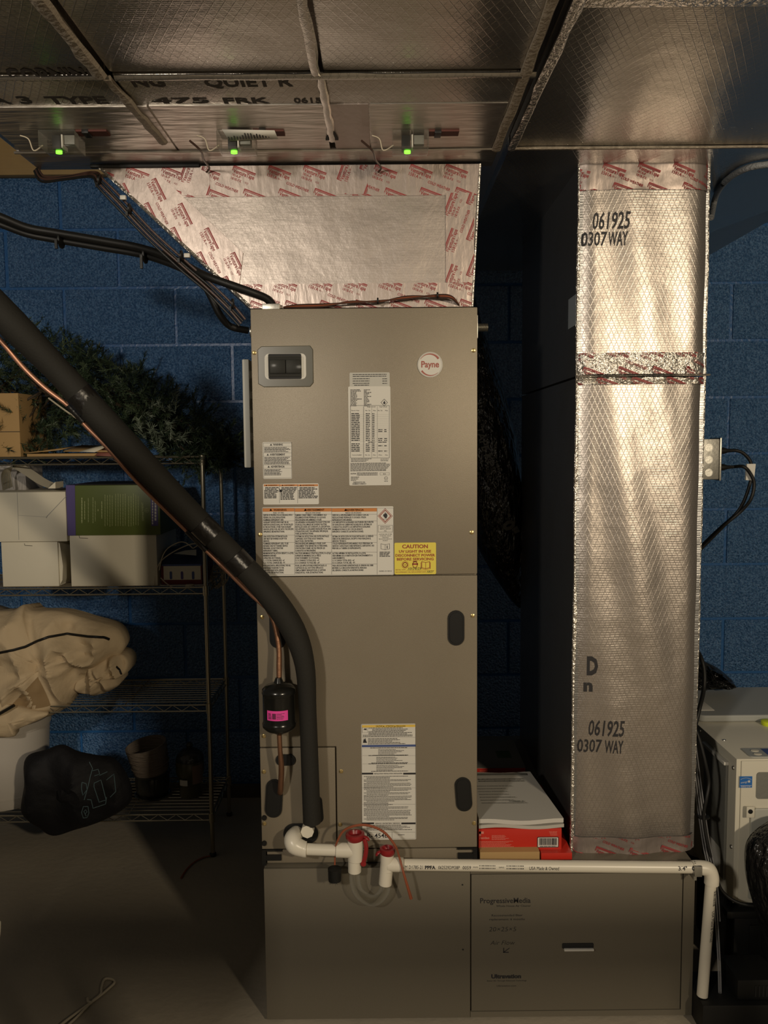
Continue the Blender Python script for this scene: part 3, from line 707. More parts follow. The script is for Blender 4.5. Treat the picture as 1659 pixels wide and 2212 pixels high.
for x in (636.5, 716.5, 814.5): p.l([(x, 1098), (x, 1240.5)], .45)
p.l([(567, 1097.5), (850, 1097.5), (850, 1241), (567, 1241)], .4, True)
p.pg([(832, 1103)] and [(832, 1119.5), (827.5, 1114), (829, 1109.5), (830.5, 1111), (831.8, 1106), (834, 1110), (835.4, 1108.4), (837, 1114), (835, 1119.5)])
p.l([(827, 1121.5), (837, 1121.5)], .7)
p.l([(817, 1134.5), (848, 1134.5), (848, 1149.5), (817, 1149.5)], .5, True)
for k, t in enumerate(('REFRIGERANT', 'SAFETY GROUP', 'A2L')): p.t(t, 832.5, 1139.3 + k * 4.3, 2.7, align='C', w=len(t) * 1.95)
for k, t in enumerate(('CAUTION, RISK OF FIRE', 'ATTENTION - RISQUE', "D'INCENDIE", 'PRECAUCIÓN: RIESGO DE', 'INCENDIO')): p.t(t, 832.5, 1155 + k * 3.4, 2.0, align='C', w=len(t) * 1.35)
p.l([(823, 1174.5), (832, 1176.5), (841.5, 1174.5), (841.5, 1185.5), (832, 1187.5), (823, 1185.5)], .7, True); p.l([(832, 1176.5), (832, 1187.5)], .6); p.t('i', 835.5, 1184.5, 6.5, bold=.04)
for k in range(4): p.g(820, 846, 1193.5 + k * 3, 1.7, rnd, rnd.uniform(.75, 1))
p.t('344985-101 REV.E', 818.5, 1235, 2.8, 28)
p.put('print', m_black_ink, L5)
p = PX(); p.l([(832, 1098.5), (847.5, 1114.5), (832, 1130.5), (816.5, 1114.5)], 1.0, True); p.l([(832, 1102), (844, 1114.5), (832, 1127), (820, 1114.5)], 1.6, True)
p.put('hazard_diamond', m_redtxt, L5)
# yellow caution label
L6 = sheet('yellow_caution_label', 852, 1172.5, 942, 1240, m_yel, lift=.001)
p = PX()
p.t('CAUTION', 896.5, 1184, 7.8, 56, align='C', bold=.03, res=3); p.t('UV LIGHT IN USE', 896.5, 1193.5, 5.4, 70, align='C', bold=.03)
p.t('DISCONNECT POWER', 897, 1202, 5.4, 86, align='C', bold=.03); p.t('BEFORE SERVICING', 897, 1210.2, 5.4, 80, align='C', bold=.03)
for k in range(16):
    a = k * math.pi / 8; p.pg([(875 + 5.4 * math.cos(a - .15), 1220 + 5.4 * math.sin(a - .15)), (875 + 5.4 * math.cos(a + .15), 1220 + 5.4 * math.sin(a + .15)), (875 + 9.5 * math.cos(a), 1220 + 9.5 * math.sin(a))])
p.l([(875 + 4.8 * math.cos(k * .449), 1220 + 4.8 * math.sin(k * .449)) for k in range(14)], 1.2, True); p.t('UV', 875, 1222, 3.6, 5, align='C')
p.l([(896.5 + 5 * math.cos(k * .449), 1219.5 + 6.5 * math.sin(k * .449)) for k in range(14)], 1.2, True); p.r(890.5, 1216.5, 903, 1220); p.pg([(891, 1214), (902, 1214), (900, 1211.5), (893, 1211.5)])
p.l([(911, 1213), (919.5, 1215), (928, 1213), (928, 1226), (919.5, 1228), (911, 1226)], 1.2, True); p.l([(919.5, 1215), (919.5, 1228)], .9); p.l([(909.5, 1215), (909.5, 1228), (919, 1230), (929.5, 1228), (929.5, 1215)], .9)
p.t('INSTALL DATE', 855, 1232, 2.6, 21); p.l([(877, 1232.4), (938, 1232.4)], .4); p.t('RECOMMENDED CELL REPLACEMENT DATE', 855, 1237, 2.4, 66)
p.put('print', m_redtxt, L6, .0015)
p = PX(); p.t('10/24/25', 881, 1231, 5.6, 30, shear=.4); p.t('10/27', 922, 1237, 4.6, 15, shear=.4); p.put('handwriting', m_black_ink, L6, .0017)
# lower safety label
L7 = sheet('refrigerant_safety_label', 780, 1564, 899, 1813, m_paper)
p = PX(); p.r(782, 1566.2, 897, 1570.2); p.put('yellow_band', m_yel2, L7)
p = PX(); p.r(782, 1609, 898, 1612.6); p.put('blue_band', m_blu, L7)
p = PX()
p.t('CAUTION', 812, 1569.7, 2.8, 15, bold=.03); p.t('ATTENTION', 833, 1569.7, 2.8, 18, bold=.03); p.t('PRECAUCIÓN', 856, 1569.7, 2.8, 20, bold=.03)
for x in (829, 853): p.pg([(x - 1.6, 1569.8), (x + 1.6, 1569.8), (x, 1566.9)])
p.l([(781.5, 1565), (897.5, 1565), (897.5, 1811), (782, 1811)], .35, True)
for y in (1573.2, 1575.8, 1578.4, 1581, 1583.6, 1586.2): p.g(796 + (8 if y in (1575.8, 1578.4) else 0), 895, y, 1.35, rnd, rnd.uniform(.75, .98))
for y in (1588.6, 1591.2): p.g(784, 896, y, 1.3, rnd, .98)
for y in (1596.2, 1599, 1601.8, 1604.6, 1607.4): p.g(795, 890, y, 1.35, rnd, rnd.uniform(.55, .95))
p.l([(783, 1592.6), (897, 1592.6)], .4)
p.pg([(785, 1576), (788, 1572.8), (789, 1574.6), (791, 1572.4), (792, 1577)]); p.l([(782.5, 1571.5), (794, 1571.5), (794, 1582.5), (782.5, 1582.5)], .35, True)
p.pg([(784, 1604.5), (785, 1599), (787, 1594), (788, 1598), (790, 1593.5), (790.5, 1599), (793, 1604.5)])
for y0, x0, n in ((1617.5, 812, 5), (1634, 808, 5), (1652, 808, 5)):
    p.g(x0 - 12, 886, y0 - 1.5, 1.5, rnd, .95)
    for k in range(n): p.g(x0 + 5, 884, y0 + 1.8 + k * 2.55, 1.1, rnd, rnd.uniform(.5, .9))
    p.g(x0 - 6, 888, y0 + 14.6, 1.4, rnd, .95); p.l([(783, y0 - 2.2), (897, y0 - 2.2)], .35)
for y, a, c2 in ((1669, 806, 871), (1776.5, 808, 867)):
    p.r(782, y, a, y + 3.6); p.r(c2, y, 898, y + 3.6)
    p.t('INSTALLATION / INSTALLATION / INSTALACIÓN' if y < 1700 else 'SERVICE / ENTRETIEN / SERVICIO', (a + c2) / 2, y + 3, 2.6, c2 - a - 3, align='C', bold=.02)
y = 1677.5; sep = (1701.5, 1737)
while y < 1772:
    p.g(786 if rnd.random() < .8 else 792, 895, y, 1.15, rnd, rnd.choice((.5, .9, .97, .95, .6, .98))); y += 2.55
for y in sep: p.l([(782, y), (897, y)], .35)
for y in (1783, 1785.6, 1788.2, 1790.8, 1793.4): p.g(792, 896, y, 1.2, rnd, rnd.uniform(.7, .98))
p.l([(782, 1797), (897, 1797)], .4); p.l([(847, 1797), (847, 1811)], .5)
p.t('R- 454B', 793, 1809.5, 10, 47, bold=.012, res=3); p.g(860, 874, 1803.5, 1.3, rnd)
p.put('print', m_black_ink, L7)
# top fittings
f = at(588, 661, YH + .06); MB().box(f.x - .018, f.x + .024, YH + .010, YH + .05, zH1, zH1 + .014, .0015).build('conduit_fitting', m_galv, ah)
z_ = Z(714, YH + .1); q = MB(); q.box(xl - .006, xl, YH + .06, YH + .13, z_ - .03, z_ + .03, .001); q.lathe([(.014, -.012), (.014, 0)], (xl - .004, YH + .10, z_), 12, 'x'); q.build('conduit_fitting', m_galv, ah)
z_ = Z(712, YH + .1); q = MB(); q.box(xr, xr + .008, YH + .06, YH + .12, z_ - .028, z_ + .028, .001); q.build('conduit_fitting', m_galv, ah)
q = MB(); prof = []
for k in range(9): prof += [(.0085, .006 + k * .0035), (.0105, .0078 + k * .0035)]
q.lathe(prof, (xr, YH + .09, z_ + .002), 12, 'x'); q.build('flexible_conduit', m_galv, ah)
# grey box on the cabinet's left side
ub = empty('side_control_box', (xl - .012, 2.1, Z(1010, 2.04)), 'slim pale box mounted on the left flank of the air handler', 'control box')
MB().box(X(525, 2.04, 900), X(525, 2.04, 900) + .017, 2.04, 2.30, Z(1008, 2.04), Z(773, 2.04), .004).build('cover', mat('pale_grey_plastic', (.42, .42, .38), .5), ub)
for py in (805, 850, 890, 940, 985): MB().box(X(525, 2.04, 900) + .017, xl + .0004, 2.06, 2.08, Z(py + 8, 2.04), Z(py - 8, 2.04)).build('standoff', m_white, ub)

# ================================================================ FILTER CABINET
YB = 1.98
bx0, bx1 = X(573, YB, 2040), X(1498, YB, 2040)
zB1 = Z(1869, YB)
zB1 = zH0
fc = empty('filter_cabinet', ((bx0 + bx1) / 2, YB, 0), 'long low grey steel filter cabinet under the air handler', 'filter cabinet')
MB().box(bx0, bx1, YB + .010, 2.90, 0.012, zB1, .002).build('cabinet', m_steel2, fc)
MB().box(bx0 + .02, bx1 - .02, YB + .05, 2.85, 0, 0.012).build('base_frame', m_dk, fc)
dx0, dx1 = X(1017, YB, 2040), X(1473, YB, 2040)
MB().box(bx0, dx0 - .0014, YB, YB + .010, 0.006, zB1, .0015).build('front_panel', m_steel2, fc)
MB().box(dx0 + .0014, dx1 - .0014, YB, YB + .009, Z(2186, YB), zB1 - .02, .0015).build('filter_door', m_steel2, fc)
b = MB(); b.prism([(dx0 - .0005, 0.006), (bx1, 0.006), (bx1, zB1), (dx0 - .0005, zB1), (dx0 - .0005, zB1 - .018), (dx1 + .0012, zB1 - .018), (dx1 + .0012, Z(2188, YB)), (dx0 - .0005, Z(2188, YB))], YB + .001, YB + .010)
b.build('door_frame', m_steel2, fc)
hx0, hx1, hz = X(1214, YB, 2045), X(1282, YB, 2045), Z(2046, YB, 1248)
hb_ = MB(); hb_.prism(rrect(hx0, hx1, hz - .003, hz + .011, .003), YB - .0012, YB + .0002); hb_ = hb_.build('handle', m_dk, fc)
MB().box(hx0 + .004, hx1, YB - .009, YB - .0012, hz - .006, hz - .0008, .002).build('handle_lip', m_white, hb_)
for (px, py) in ((999, 1911), (1000, 2051)):
    c_ = at(px, py, YB); MB().lathe([(.0022, 0), (.0022, -.001), (.001, -.0012)], (c_.x, YB, c_.z), 6, 'y').build('rivet', m_dk, fc)
p = PX(YB)
p.t('ProgressiveMedia', 1037, 1951, 12, 114, bold=.012, res=3); p.t('Whole House Air Cleaner', 1072, 1959, 4.5, 78)
p.t('Recommended filter', 1062, 1979.5, 5, 70); p.t('replacement: 6 months', 1057, 1988, 5, 80)
p.t('Ultravation', 1061, 2113, 9, 68, bold=.05, res=3); p.t('Better Air Through Advanced Technology', 1052, 2120, 3, 90); p.t('Ultravation.com', 1073, 2131, 3.5, 44)
p.put('print', m_black_ink, fc, .0006)
p = PX(YB)
p.t('20×25×5', 1056, 2012, 10.5, 62, shear=.15, bold=-.012, res=3); p.t('Air Flow', 1059, 2041, 10, 56, shear=.25, bold=-.012, res=3)
p.l([(1100, 2048), (1089, 2056)], 1.6); p.l([(1088, 2048), (1088, 2057), (1098, 2057)], 2.2)
p.put('handwriting', m_black_ink, fc, .0006)

# ================================================================ TALL RETURN DROP
YD = 2.05
rx0, rx1 = X(1246, YD, 1100), X(1520, YD, 1100)
zD0 = zB1; zJ = Z(812, YD, 1380)
rd = empty('return_air_drop', ((rx0 + rx1) / 2, YD, zD0), 'tall silver foil-faced return duct standing on the filter cabinet', 'duct')
def sheet_y(t, z, wf):
    t = max(0, min(1, t)); e = min(t, 1 - t)
    y = YD + .010 * max(0, 1 - e / .07) ** 2 + wf * .004 * math.sin(z * 9 + t * 14.4) * math.sin(math.pi * t)
    return y - .009 * math.sin(math.pi * min(1, t * 1.1)) ** 2 * wf + .016 * max(0, (t - .84) / .16) ** 2
def ductbox(x0, x1, z0, z1, wf, seed):
    """front sheet bulges slightly, edges rolled like folded foil"""
    bm_ = MB(); nx, nz_ = 16, 40; vs = []
    for j in range(nz_ + 1):
        for i in range(nx + 1):
            t = i / nx; z = z0 + (z1 - z0) * j / nz_
            y = sheet_y(t, z, wf)
            vs.append((x0 + (x1 - x0) * t + (.0015 * math.sin(z * 23 + seed) if i in (0, nx) else 0), y, z))
    fs = [[j * (nx + 1) + i, j * (nx + 1) + i + 1, (j + 1) * (nx + 1) + i + 1, (j + 1) * (nx + 1) + i] for j in range(nz_) for i in range(nx)]
    bm_.add(vs, fs); return bm_
ductbox(rx0, rx1, zD0, zJ - .004, 1.0, 1).build('front_sheet', m_foil_xz, rd, smooth=True, fix=False)
ductbox(rx0 + .001, rx1 + .004, zJ + .004, ZU, .6, 2).build('front_sheet', m_foil_xz, rd, smooth=True, fix=False)
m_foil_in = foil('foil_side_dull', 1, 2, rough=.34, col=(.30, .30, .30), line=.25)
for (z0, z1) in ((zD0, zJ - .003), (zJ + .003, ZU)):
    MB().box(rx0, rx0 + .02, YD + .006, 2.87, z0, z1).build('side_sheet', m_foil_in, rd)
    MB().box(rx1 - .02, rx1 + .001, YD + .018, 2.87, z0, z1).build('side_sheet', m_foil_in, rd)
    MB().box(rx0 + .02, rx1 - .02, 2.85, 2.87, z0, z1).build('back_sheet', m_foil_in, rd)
rope('corner_fold', [Vector((rx0, YD + .009, zD0)), Vector((rx0 + .001, YD + .009, ZU))], .0055, m_crinkle, rd, 31)
rope('corner_fold', [Vector((rx1, YD + .024, zD0)), Vector((rx1 + .002, YD + .024, ZU))], .0055, m_crinkle, rd, 32)
rope('joint_fold', [Vector((rx0 - .004, YD - .004, zJ)), Vector((rx1 + .006, YD - .004, zJ + .001))], .005, m_crinkle, rd, 33)
def wrap(z0, z1, m, name, ph, ink=True, seed=5, am=.002):
    """a tape band following the front sheet"""
    rnd = random.Random(seed); n, k = 26, 6; vs = []
    for j in range(k + 1):
        for i in range(n + 1):
            t = i / n; zz_ = z0 + (z1 - z0) * j / k; y = sheet_y(t, zz_, 1.0 if zz_ < zJ else .6) - .0028 - am + rnd.uniform(-am, am)
            vs.append((rx0 - .0015 + (rx1 - rx0 + .003) * t, y, z0 + (z1 - z0) * j / k))
    fs = [[j * (n + 1) + i, j * (n + 1) + i + 1, (j + 1) * (n + 1) + i + 1, (j + 1) * (n + 1) + i] for j in range(k) for i in range(n)]
    q = MB(); q.add(vs, fs); st = q.build(name, m, rd, smooth=True, fix=False)
    if ink:
        pr = stamps(Print(), rx0, rx1, z0, z1 - z0 if z1 - z0 > .06 else .072, ph).clip([(rx0, z0), (rx1, z0), (rx1, z1), (rx0, z1)])
        def wp(a, b_):
            return Vector((a, sheet_y((a - rx0) / (rx1 - rx0), b_, 1.0 if b_ < zJ else .6) - .0036 - 2 * am, b_))
        pr.build('print', m_red_ink, st, warp=wp)
wrap(Z(411, YD, 1380), ZU, m_tape, 'tape_strip', .35, am=.0008)
wrap(zJ + .004, Z(762, YD, 1380), m_crinkle, 'tape_strip', .15, seed=6, am=.0025)
wrap(Z(830, YD, 1380), zJ - .004, m_crinkle, 'tape_strip', .75, seed=7, am=.0025)
wrap(zD0, Z(1806, YD, 1380), m_tape, 'tape_strip', .6, am=.0007)
def yf(a, b_):
    t = (a - rx0) / (rx1 - rx0)
    return Vector((a, sheet_y(t, b_, 1.0 if b_ < zJ else .6) - .0009, b_))
for (x, y) in ((1280, 495), (1271, 1588)):
    p = PX(YD); p.t('061925', x, y, 34, 78, shear=.18, bold=.015); p.t('0307', x - 24, y + 36, 28, 54, shear=.1, bold=.015); p.t('WAY', x + 34, y + 36, 28, 40, shear=.1, bold=.015); p.build('date_stamp', m_black_ink, rd, warp=yf)
p = PX(YD); p.t('D', 1267, 1456, 38, 24, bold=.05); p.t('n', 1260, 1492, 26, 20, bold=.05)
p.build('ink_lettering', m_black_ink, rd, warp=yf)
q = at(1227, 672, 2.15); MB().box(rx0 - .0015, rx0 - .0002, 2.08, 2.16, Z(708, 2.1), Z(642, 2.1)).build('side_label', mat('grey_sticker', (.30, .34, .38), .5), rd)

# ================================================================ REFRIGERANT LINE SET
ls = empty('line_set', at(674, 1775, 1.95), 'thick black insulated refrigerant pipe sweeping down to the air handler', 'pipe')
pc = [(-60, 612, 1.80), (25, 698, 1.82), (125, 800, 1.86), (187, 868, 1.88), (275, 966, 1.9), (390, 1088, 1.92), (495, 1192, 1.935), (580, 1282, 1.94), (633, 1360, 1.945), (658, 1435, 1.945), (665, 1540, 1.95), (671, 1700, 1.95), (674, 1776, 1.952)]
rr = [.034, .034, .029, .031, .033, .030, .0275, .030, .029, .024, .021, .0215, .022]
MB().tube([at(*q) for q in pc], rr, 20, sub=6).build('insulation', m_rubber, ls, smooth=True)
c_ = at(674, 1782, 1.956); MB().lathe([(.010, -.03), (.010, .0)], (c_.x, 1.99, c_.z), 10, 'y').build('pipe_stub', m_rubber, ls)
def wrapband(a, b2, m, r):
    A, B = at(*a), at(*b2); MB().tube([A, (A + B) / 2, B], r, 20).build('tape_wrap', m, ls, smooth=True)
wrapband((168, 848, 1.875), (197, 880, 1.885), m_vinyl, .0325)
wrapband((432, 1131, 1.925), (462, 1160, 1.93), m_vinyl, .0298)
wrapband((504, 1202, 1.934), (528, 1228, 1.937), m_vinyl, .0302)
cu = empty('copper_line', at(603, 1470, 1.95), 'thin copper tube under the black pipe, running into the filter drier', 'pipe')
cp = [(-40, 690, 1.83), (0, 727, 1.84), (50, 786, 1.86), (100, 834, 1.87), (152, 874, 1.88), (185, 912, 1.89), (235, 963, 1.90), (300, 1037, 1.92), (410, 1146, 1.94), (447, 1183, 1.945), (500, 1235, 1.95), (545, 1280, 1.96), (576, 1313, 1.965), (592, 1345, 1.965), (602, 1395, 1.96), (603, 1440, 1.955), (603, 1478, 1.95)]
MB().tube([at(q[0] - 3.5, q[1] + 3.5, q[2]) for q in cp[:12]] + [at(*cp[12])], .0056, 10, sub=5).build('tube', m_copper, cu, smooth=True)
MB().tube([at(*q) for q in cp[12:]], [.0056, .0058, .0062, .0068, .0062], 10, sub=5).build('soldered_end', m_copper_d, cu, smooth=True)
for k in ((2, 3, .3),):
    pass
MB().tube([at(148, 875, 1.878), at(181, 911, 1.888)], .0085, 10).build('tape_wrap', m_vinyl, cu, smooth=True)
MB().tube([at(405, 1146, 1.938), at(447, 1188, 1.944)], .0085, 10).build('tape_wrap', m_vinyl, cu, smooth=True)
dy = 1.945; c_ = at(603, 1530, dy); s = dy / F_PX
dr = empty('filter_drier', (c_.x, dy, Z(1580, dy, 603)), 'black filter drier canister with a pink label', 'filter drier')
z0, z1 = Z(1582, dy, 603), Z(1474, dy, 603); R_ = 37.5 * s
MB().lathe([(.006, z0 - .006), (.014, z0), (R_ * .8, z0 + .008), (R_ * .98, z0 + .016), (R_, z0 + .024), (R_ * .97, z0 + .027), (R_ * .95, z0 + .030), (R_ * .95, z1 - .030), (R_ * .97, z1 - .027), (R_, z1 - .024), (R_ * .98, z1 - .016), (R_ * .8, z1 - .008), (.012, z1), (.007, z1 + .012)], (c_.x, dy, 0), 36).build('canister', mat('glossy_black_enamel', (.008, .008, .007), .22), dr, smooth=True)
lb = MB(); n = 12; A = [R(-128 + 76 * k / n) for k in range(n + 1)]; rl = R_ * .96 + .0006
za, zc_ = Z(1546, dy, 603), Z(1525, dy, 603)
lb.add([(c_.x + rl * math.cos(a), dy + rl * math.sin(a), z) for z in (za, zc_) for a in A], [[k, k + 1, n + 2 + k, n + 1 + k] for k in range(n)])
lb = lb.build('pink_label', m_pink, dr)
pr = Print(); rnd = random.Random(2)
for k in range(5): pr.greek(.004, .012, .004 + k * .003, .0016, rnd)
for k in range(8): pr.rect(.014 + k * .0011, .0146 + k * .0011, .004, .018)
for k in range(6): pr.greek(.024, .046, .004 + k * .0026, .0010, rnd, rnd.uniform(.5, 1))
pr.build('print', m_black_ink, lb, warp=lambda a, b_: Vector((c_.x + (rl + .0006) * math.cos(R(-128 + 76 * a / .05)), dy + (rl + .0006) * math.sin(R(-128 + 76 * a / .05)), za + b_)))
MB().tube([at(603, 1580, dy), at(605, 1620, dy), at(608, 1660, 1.955), at(606, 1705, 1.975), at(605, 1712, 2.0)], [.006, .0058, .007, .0072, .0072], 10, sub=4).build('outlet_tube', m_copper_d, dr, smooth=True)

# ================================================================ CONDENSATE DRAIN
YC = 1.945; s = YC / F_PX
dp = empty('condensate_trap', at(767, 1883, YC), 'white plastic drain tees and clear U-trap with red caps', 'drain')
def T(px, py, Y=YC): return at(px, py, Y)
a = at(655, 1800, 1.97); MB().lathe([(15 * s, 0), (15 * s, .02), (13 * s, .03)], (T(662, 1806).x + .0, 1.966, T(662, 1806).z), 8, 'y').build('drain_plug', m_pvc, dp)
MB().tube([at(640, 1800, 1.992), at(632, 1812, 1.955), at(637, 1826, 1.945), at(655, 1834, YC), at(662, 1835, YC)], [17 * s, 19 * s, 20 * s, 17.5 * s, 17.5 * s], 18, sub=5).build('elbow', m_pvc, dp, smooth=True)
MB().tube([T(652, 1834), T(735, 1837)], 13 * s, 18).build('pipe', m_pvc, dp, smooth=True)
m_ = MB(); m_.tube([T(726, 1836), T(765, 1837)], 16.5 * s, 18); m_.tube([T(768, 1812), T(768, 1858)], 17.5 * s, 20); m_.tube([T(766, 1856), T(766, 1883)], 14.8 * s, 20); m_.build('tee', m_pvc, dp, smooth=False, bevel=.001)
m_ = MB(); m_.tube([T(836, 1843), T(836, 1880)], 15 * s, 20); m_.tube([T(836, 1862), T(832, 1910)], 14.8 * s, 20); m_.tube([T(836, 1867), T(871, 1868)], 16 * s, 18); m_.build('tee', m_pvc, dp, bevel=.001)
MB().tube([T(766, 1880), T(767, 1905), T(775, 1928), T(796, 1944), T(815, 1943), T(830, 1925), T(832, 1905)], 12.5 * s, 20, sub=6, caps=False).build('clear_bend', m_clear, dp, smooth=True)
def cap(px, py, r, ear, name='cap'):
    c = T(px, py); r *= s
    m = MB().lathe([(r * .82, -.012), (r, -.006), (r * 1.04, 0), (r, .005), (r * .72, .006), (r * .55, -.003), (.0005, -.003)], (c.x, YC, c.z), 26)
    k = m.build(name, m_red_pl, dp, smooth=True)
    m = MB(); m.tube([c + Vector((ear * r * .9, -.004, -.001)), c + Vector((ear * r * 1.25, -.006, -.004)), c + Vector((ear * r * 1.5, -.007, -.010))], [.004, .006, .0045], 8, sub=3, flat=.6); m.build('pull_tab', m_red_pl, k, smooth=True)
cap(767, 1804, 21, 1); cap(837, 1836, 17, -1)
MB().tube([T(787, 1812, YC - .01), T(791, 1830, YC - .012), T(789, 1850, YC - .012), T(785, 1862, YC - .01)], .0052, 8, sub=4, flat=.6).build('strap', m_red_pl, dp, smooth=True)
c_ = T(785, 1865, YC - .01); MB().lathe([(.0068, -.003), (.0068, .003), (.003, .004)], (c_.x, c_.y, c_.z), 12, 'y').build('strap_button', m_red_pl, dp)
# cleaning brush: a bent red handle from beyond the second tee over to the hanging bristle head
br = empty('cleaning_brush', at(723, 1880, 1.93), 'drain cleaning brush with black bristles on a long bent red-brown handle', 'brush')
YQ = 1.93
MB().tube([T(723, 1880, YQ), T(724, 1840, YQ + .03), T(727, 1822, YQ), T(742, 1795, YQ - .01), T(770, 1783, YQ - .02), T(800, 1784, YQ - .02), T(830, 1798, YQ - .015), T(853, 1826, YQ - .015), T(862, 1850, YQ), T(873, 1890, YQ - .01), T(888, 1941, YQ)], [.002, .002, .0026, .003, .003, .003, .003, .003, .0026, .003, .0042], 8, sub=5).build('handle', m_orange_cable, br, smooth=True)
m_ = MB(); rnd = random.Random(3); c_ = T(723, 1888, YQ)
for k in range(700):
    a = rnd.uniform(0, 2 * math.pi); z = rnd.uniform(-.018, .017); r = .0185 * rnd.uniform(.88, 1.06)
    q = c_ + Vector((r * math.cos(a), r * math.sin(a), z + rnd.uniform(-.008, .002))); w = Vector((-math.sin(a), math.cos(a), 0)) * .0007
    m_.add([c_ + Vector((0, 0, z)) - w, c_ + Vector((0, 0, z)) + w, q], [(0, 1, 2)])
m_.lathe([(.004, -.019), (.0155, -.016), (.0165, .014), (.005, .020)], c_, 16)
m_.build('bristles', m_black, br, kind='stuff')
# long drain run
YR = 1.950
dl = empty('drain_pipe', at(1500, 1875, YR), 'long white drain pipe with printed lettering along the filter cabinet', 'pipe')
A, B = T(872, 1868, YR), T(1510, 1874, YR)
MB().tube([A, B], 13 * s, 22).build('pipe', m_pvc, dl, smooth=True)
MB().tube([T(1496, 1874, YR), T(1512, 1874, YR), T(1530, 1878, YR), T(1537, 1893, YR), T(1537, 1909, YR)], [15.5 * s, 16 * s, 16.5 * s, 16 * s, 16 * s], 20, sub=5).build('elbow', m_pvc, dl, smooth=True)
MB().tube([T(1536, 1905, YR), T(1517, 2150, YR)], 12.4 * s, 22).build('pipe', m_pvc, dl, smooth=True)
r_ = 13 * s + .0005
def pw(a, b_):   # a: px along, b_: px up from the axis
    ax = A.lerp(B, (a - 872) / (1510 - 872)); an = math.asin(max(-.98, min(.98, b_ * s / r_))) + R(26)
    return ax + Vector((0, -r_ * math.cos(an), r_ * math.sin(an)))
pr = Print(); rnd = random.Random(9)
pr.text('M D1785-21', 874, -8, 7, w=39, shear=.1); pr.text('PPFA', 917, -8, 6.5, w=23, bold=.05); pr.text('062529DM38P', 946, -8, 7, w=46, shear=.1); pr.text('0059', 998, -8, 7, w=18, shear=.1)
pr.text('POTS', 1021, -5, 3, w=10); pr.text('DWV/2', 1076, -5, 3, w=11); pr.text('USA Made & Owned', 1141, -8, 7, w=64, res=3, shear=.1); pr.text('3/4"', 1461, -6, 8.5, w=19, bold=.02); pr.text('C', 1490, -6, 8.5, w=7, bold=.06)
for x0, x1 in ((1034, 1068), (1092, 1128)):
    x = x0
    while x < x1: w = rnd.uniform(.6, 2); pr.rect(x, x + w, -7, 1); x += w + rnd.uniform(.7, 1.6)
pr.build('print', m_black_ink, dl, warp=pw)
A2, B2 = T(1536, 1905, YR), T(1517, 2150, YR)
def pw2(a, b_):
    ax = A2.lerp(B2, a / 245); an = math.asin(max(-.98, min(.98, b_ * s / (12.4 * s))))
    return ax + Vector((12.9 * s * math.sin(an), -12.9 * s * math.cos(an), 0))
pr = Print(); pr.text('USA Made & Owned', 57, 2, 6.5, w=66, res=3)
x = 14
while x < 46: w = rnd.uniform(.6, 2); pr.rect(x, x + w, 3, 9); x += w + rnd.uniform(.7, 1.4)
pr.build('print', m_black_ink, dl, warp=pw2)
m_ = MB(); c_ = T(1502, 1873, YR); m_.lathe([(13.8 * s, -.006), (14.8 * s, -.005), (14.8 * s, .005), (13.8 * s, .006)], c_, 18, 'x'); m_.box(c_.x - .009, c_.x + .009, YR - .021, YR - .014, c_.z - .014, c_.z + .012, .001)
m_.box(c_.x - .009, c_.x - .002, YR - .015, YB + .003, c_.z - .026, c_.z - .014); m_.build('pipe_clamp', m_galv, dl)
c_ = T(1490, 1888, YR); MB().lathe([(.008, 0), (.008, -.005), (.005, -.006), (.001, -.006)], (c_.x, YB, c_.z), 6, 'y').build('clamp_screw', m_galv, dl)

# ================================================================ CABLES ON THE LEFT OF THE PLENUM
def cable(name, pts, r, m, label, cat, group=None, n=10, parts=(), sub=6, grp_loc=-1):
    t = empty(name, at(*pts[grp_loc]), label, cat, group)
    MB().tube([at(*q) for q in pts], r, n, sub=sub).build('jacket', m, t, smooth=True)
    return t
c1 = cable('power_cable', [(-40, 452, 2.05), (5, 470, 2.06), (60, 492, 2.08), (121, 503, 2.09), (220, 520, 2.09), (305, 536, 2.08), (380, 562, 2.05), (440, 594, 2.0), (500, 616, 1.99), (545, 632, 2.00), (572, 643, 2.015), (585, 654, 2.025), (590, 662, 2.03)], .0095, m_black, 'upper black cable drooping from the left into the top of the air handler', 'cable')
c2 = cable('power_cable', [(-40, 468, 2.07), (5, 486, 2.08), (60, 506, 2.10), (121, 518, 2.11), (220, 535, 2.11), (305, 550, 2.10), (380, 575, 2.07), (432, 604, 2.05), (455, 640, 2.05), (475, 680, 2.06), (498, 705, 2.08), (536, 714, 2.10)], .0085, m_black, 'lower black cable curling into the left side of the air handler', 'cable')
for (px, py, Y, ln) in ((122, 512, 2.07, 1), (306, 545, 2.06, 1.4)):
    p0 = at(px, py, Y); q = MB(); q.lathe([(.019, -.0022), (.0205, -.0022), (.0205, .0022), (.019, .0022)], p0 + Vector((0, .03, 0)), 14, 'x', sx=1, sy=1)
    q.box(p0.x - .004, p0.x + .002, p0.y - .004, p0.y + .002, p0.z - .028 * ln, p0.z - .006); q.build('cable_tie', m_black, c1)
base = [(82, 362, 2.07), (98, 382, 2.06), (150, 380, 2.04), (205, 372, 2.015), (225, 390, 2.005), (262, 427, 2.005), (330, 500, 2.005), (400, 563, 2.003), (455, 612, 2.0), (500, 655, 1.998), (530, 690, 2.0)]
wires = [(0, 0, 'wire nearest the plenum tape'), (-5, 4, 'second wire out from the plenum tape'), (-9, 9, 'third wire out from the plenum tape'), (-13, 14, 'outermost wire of the bundle beside the plenum')]
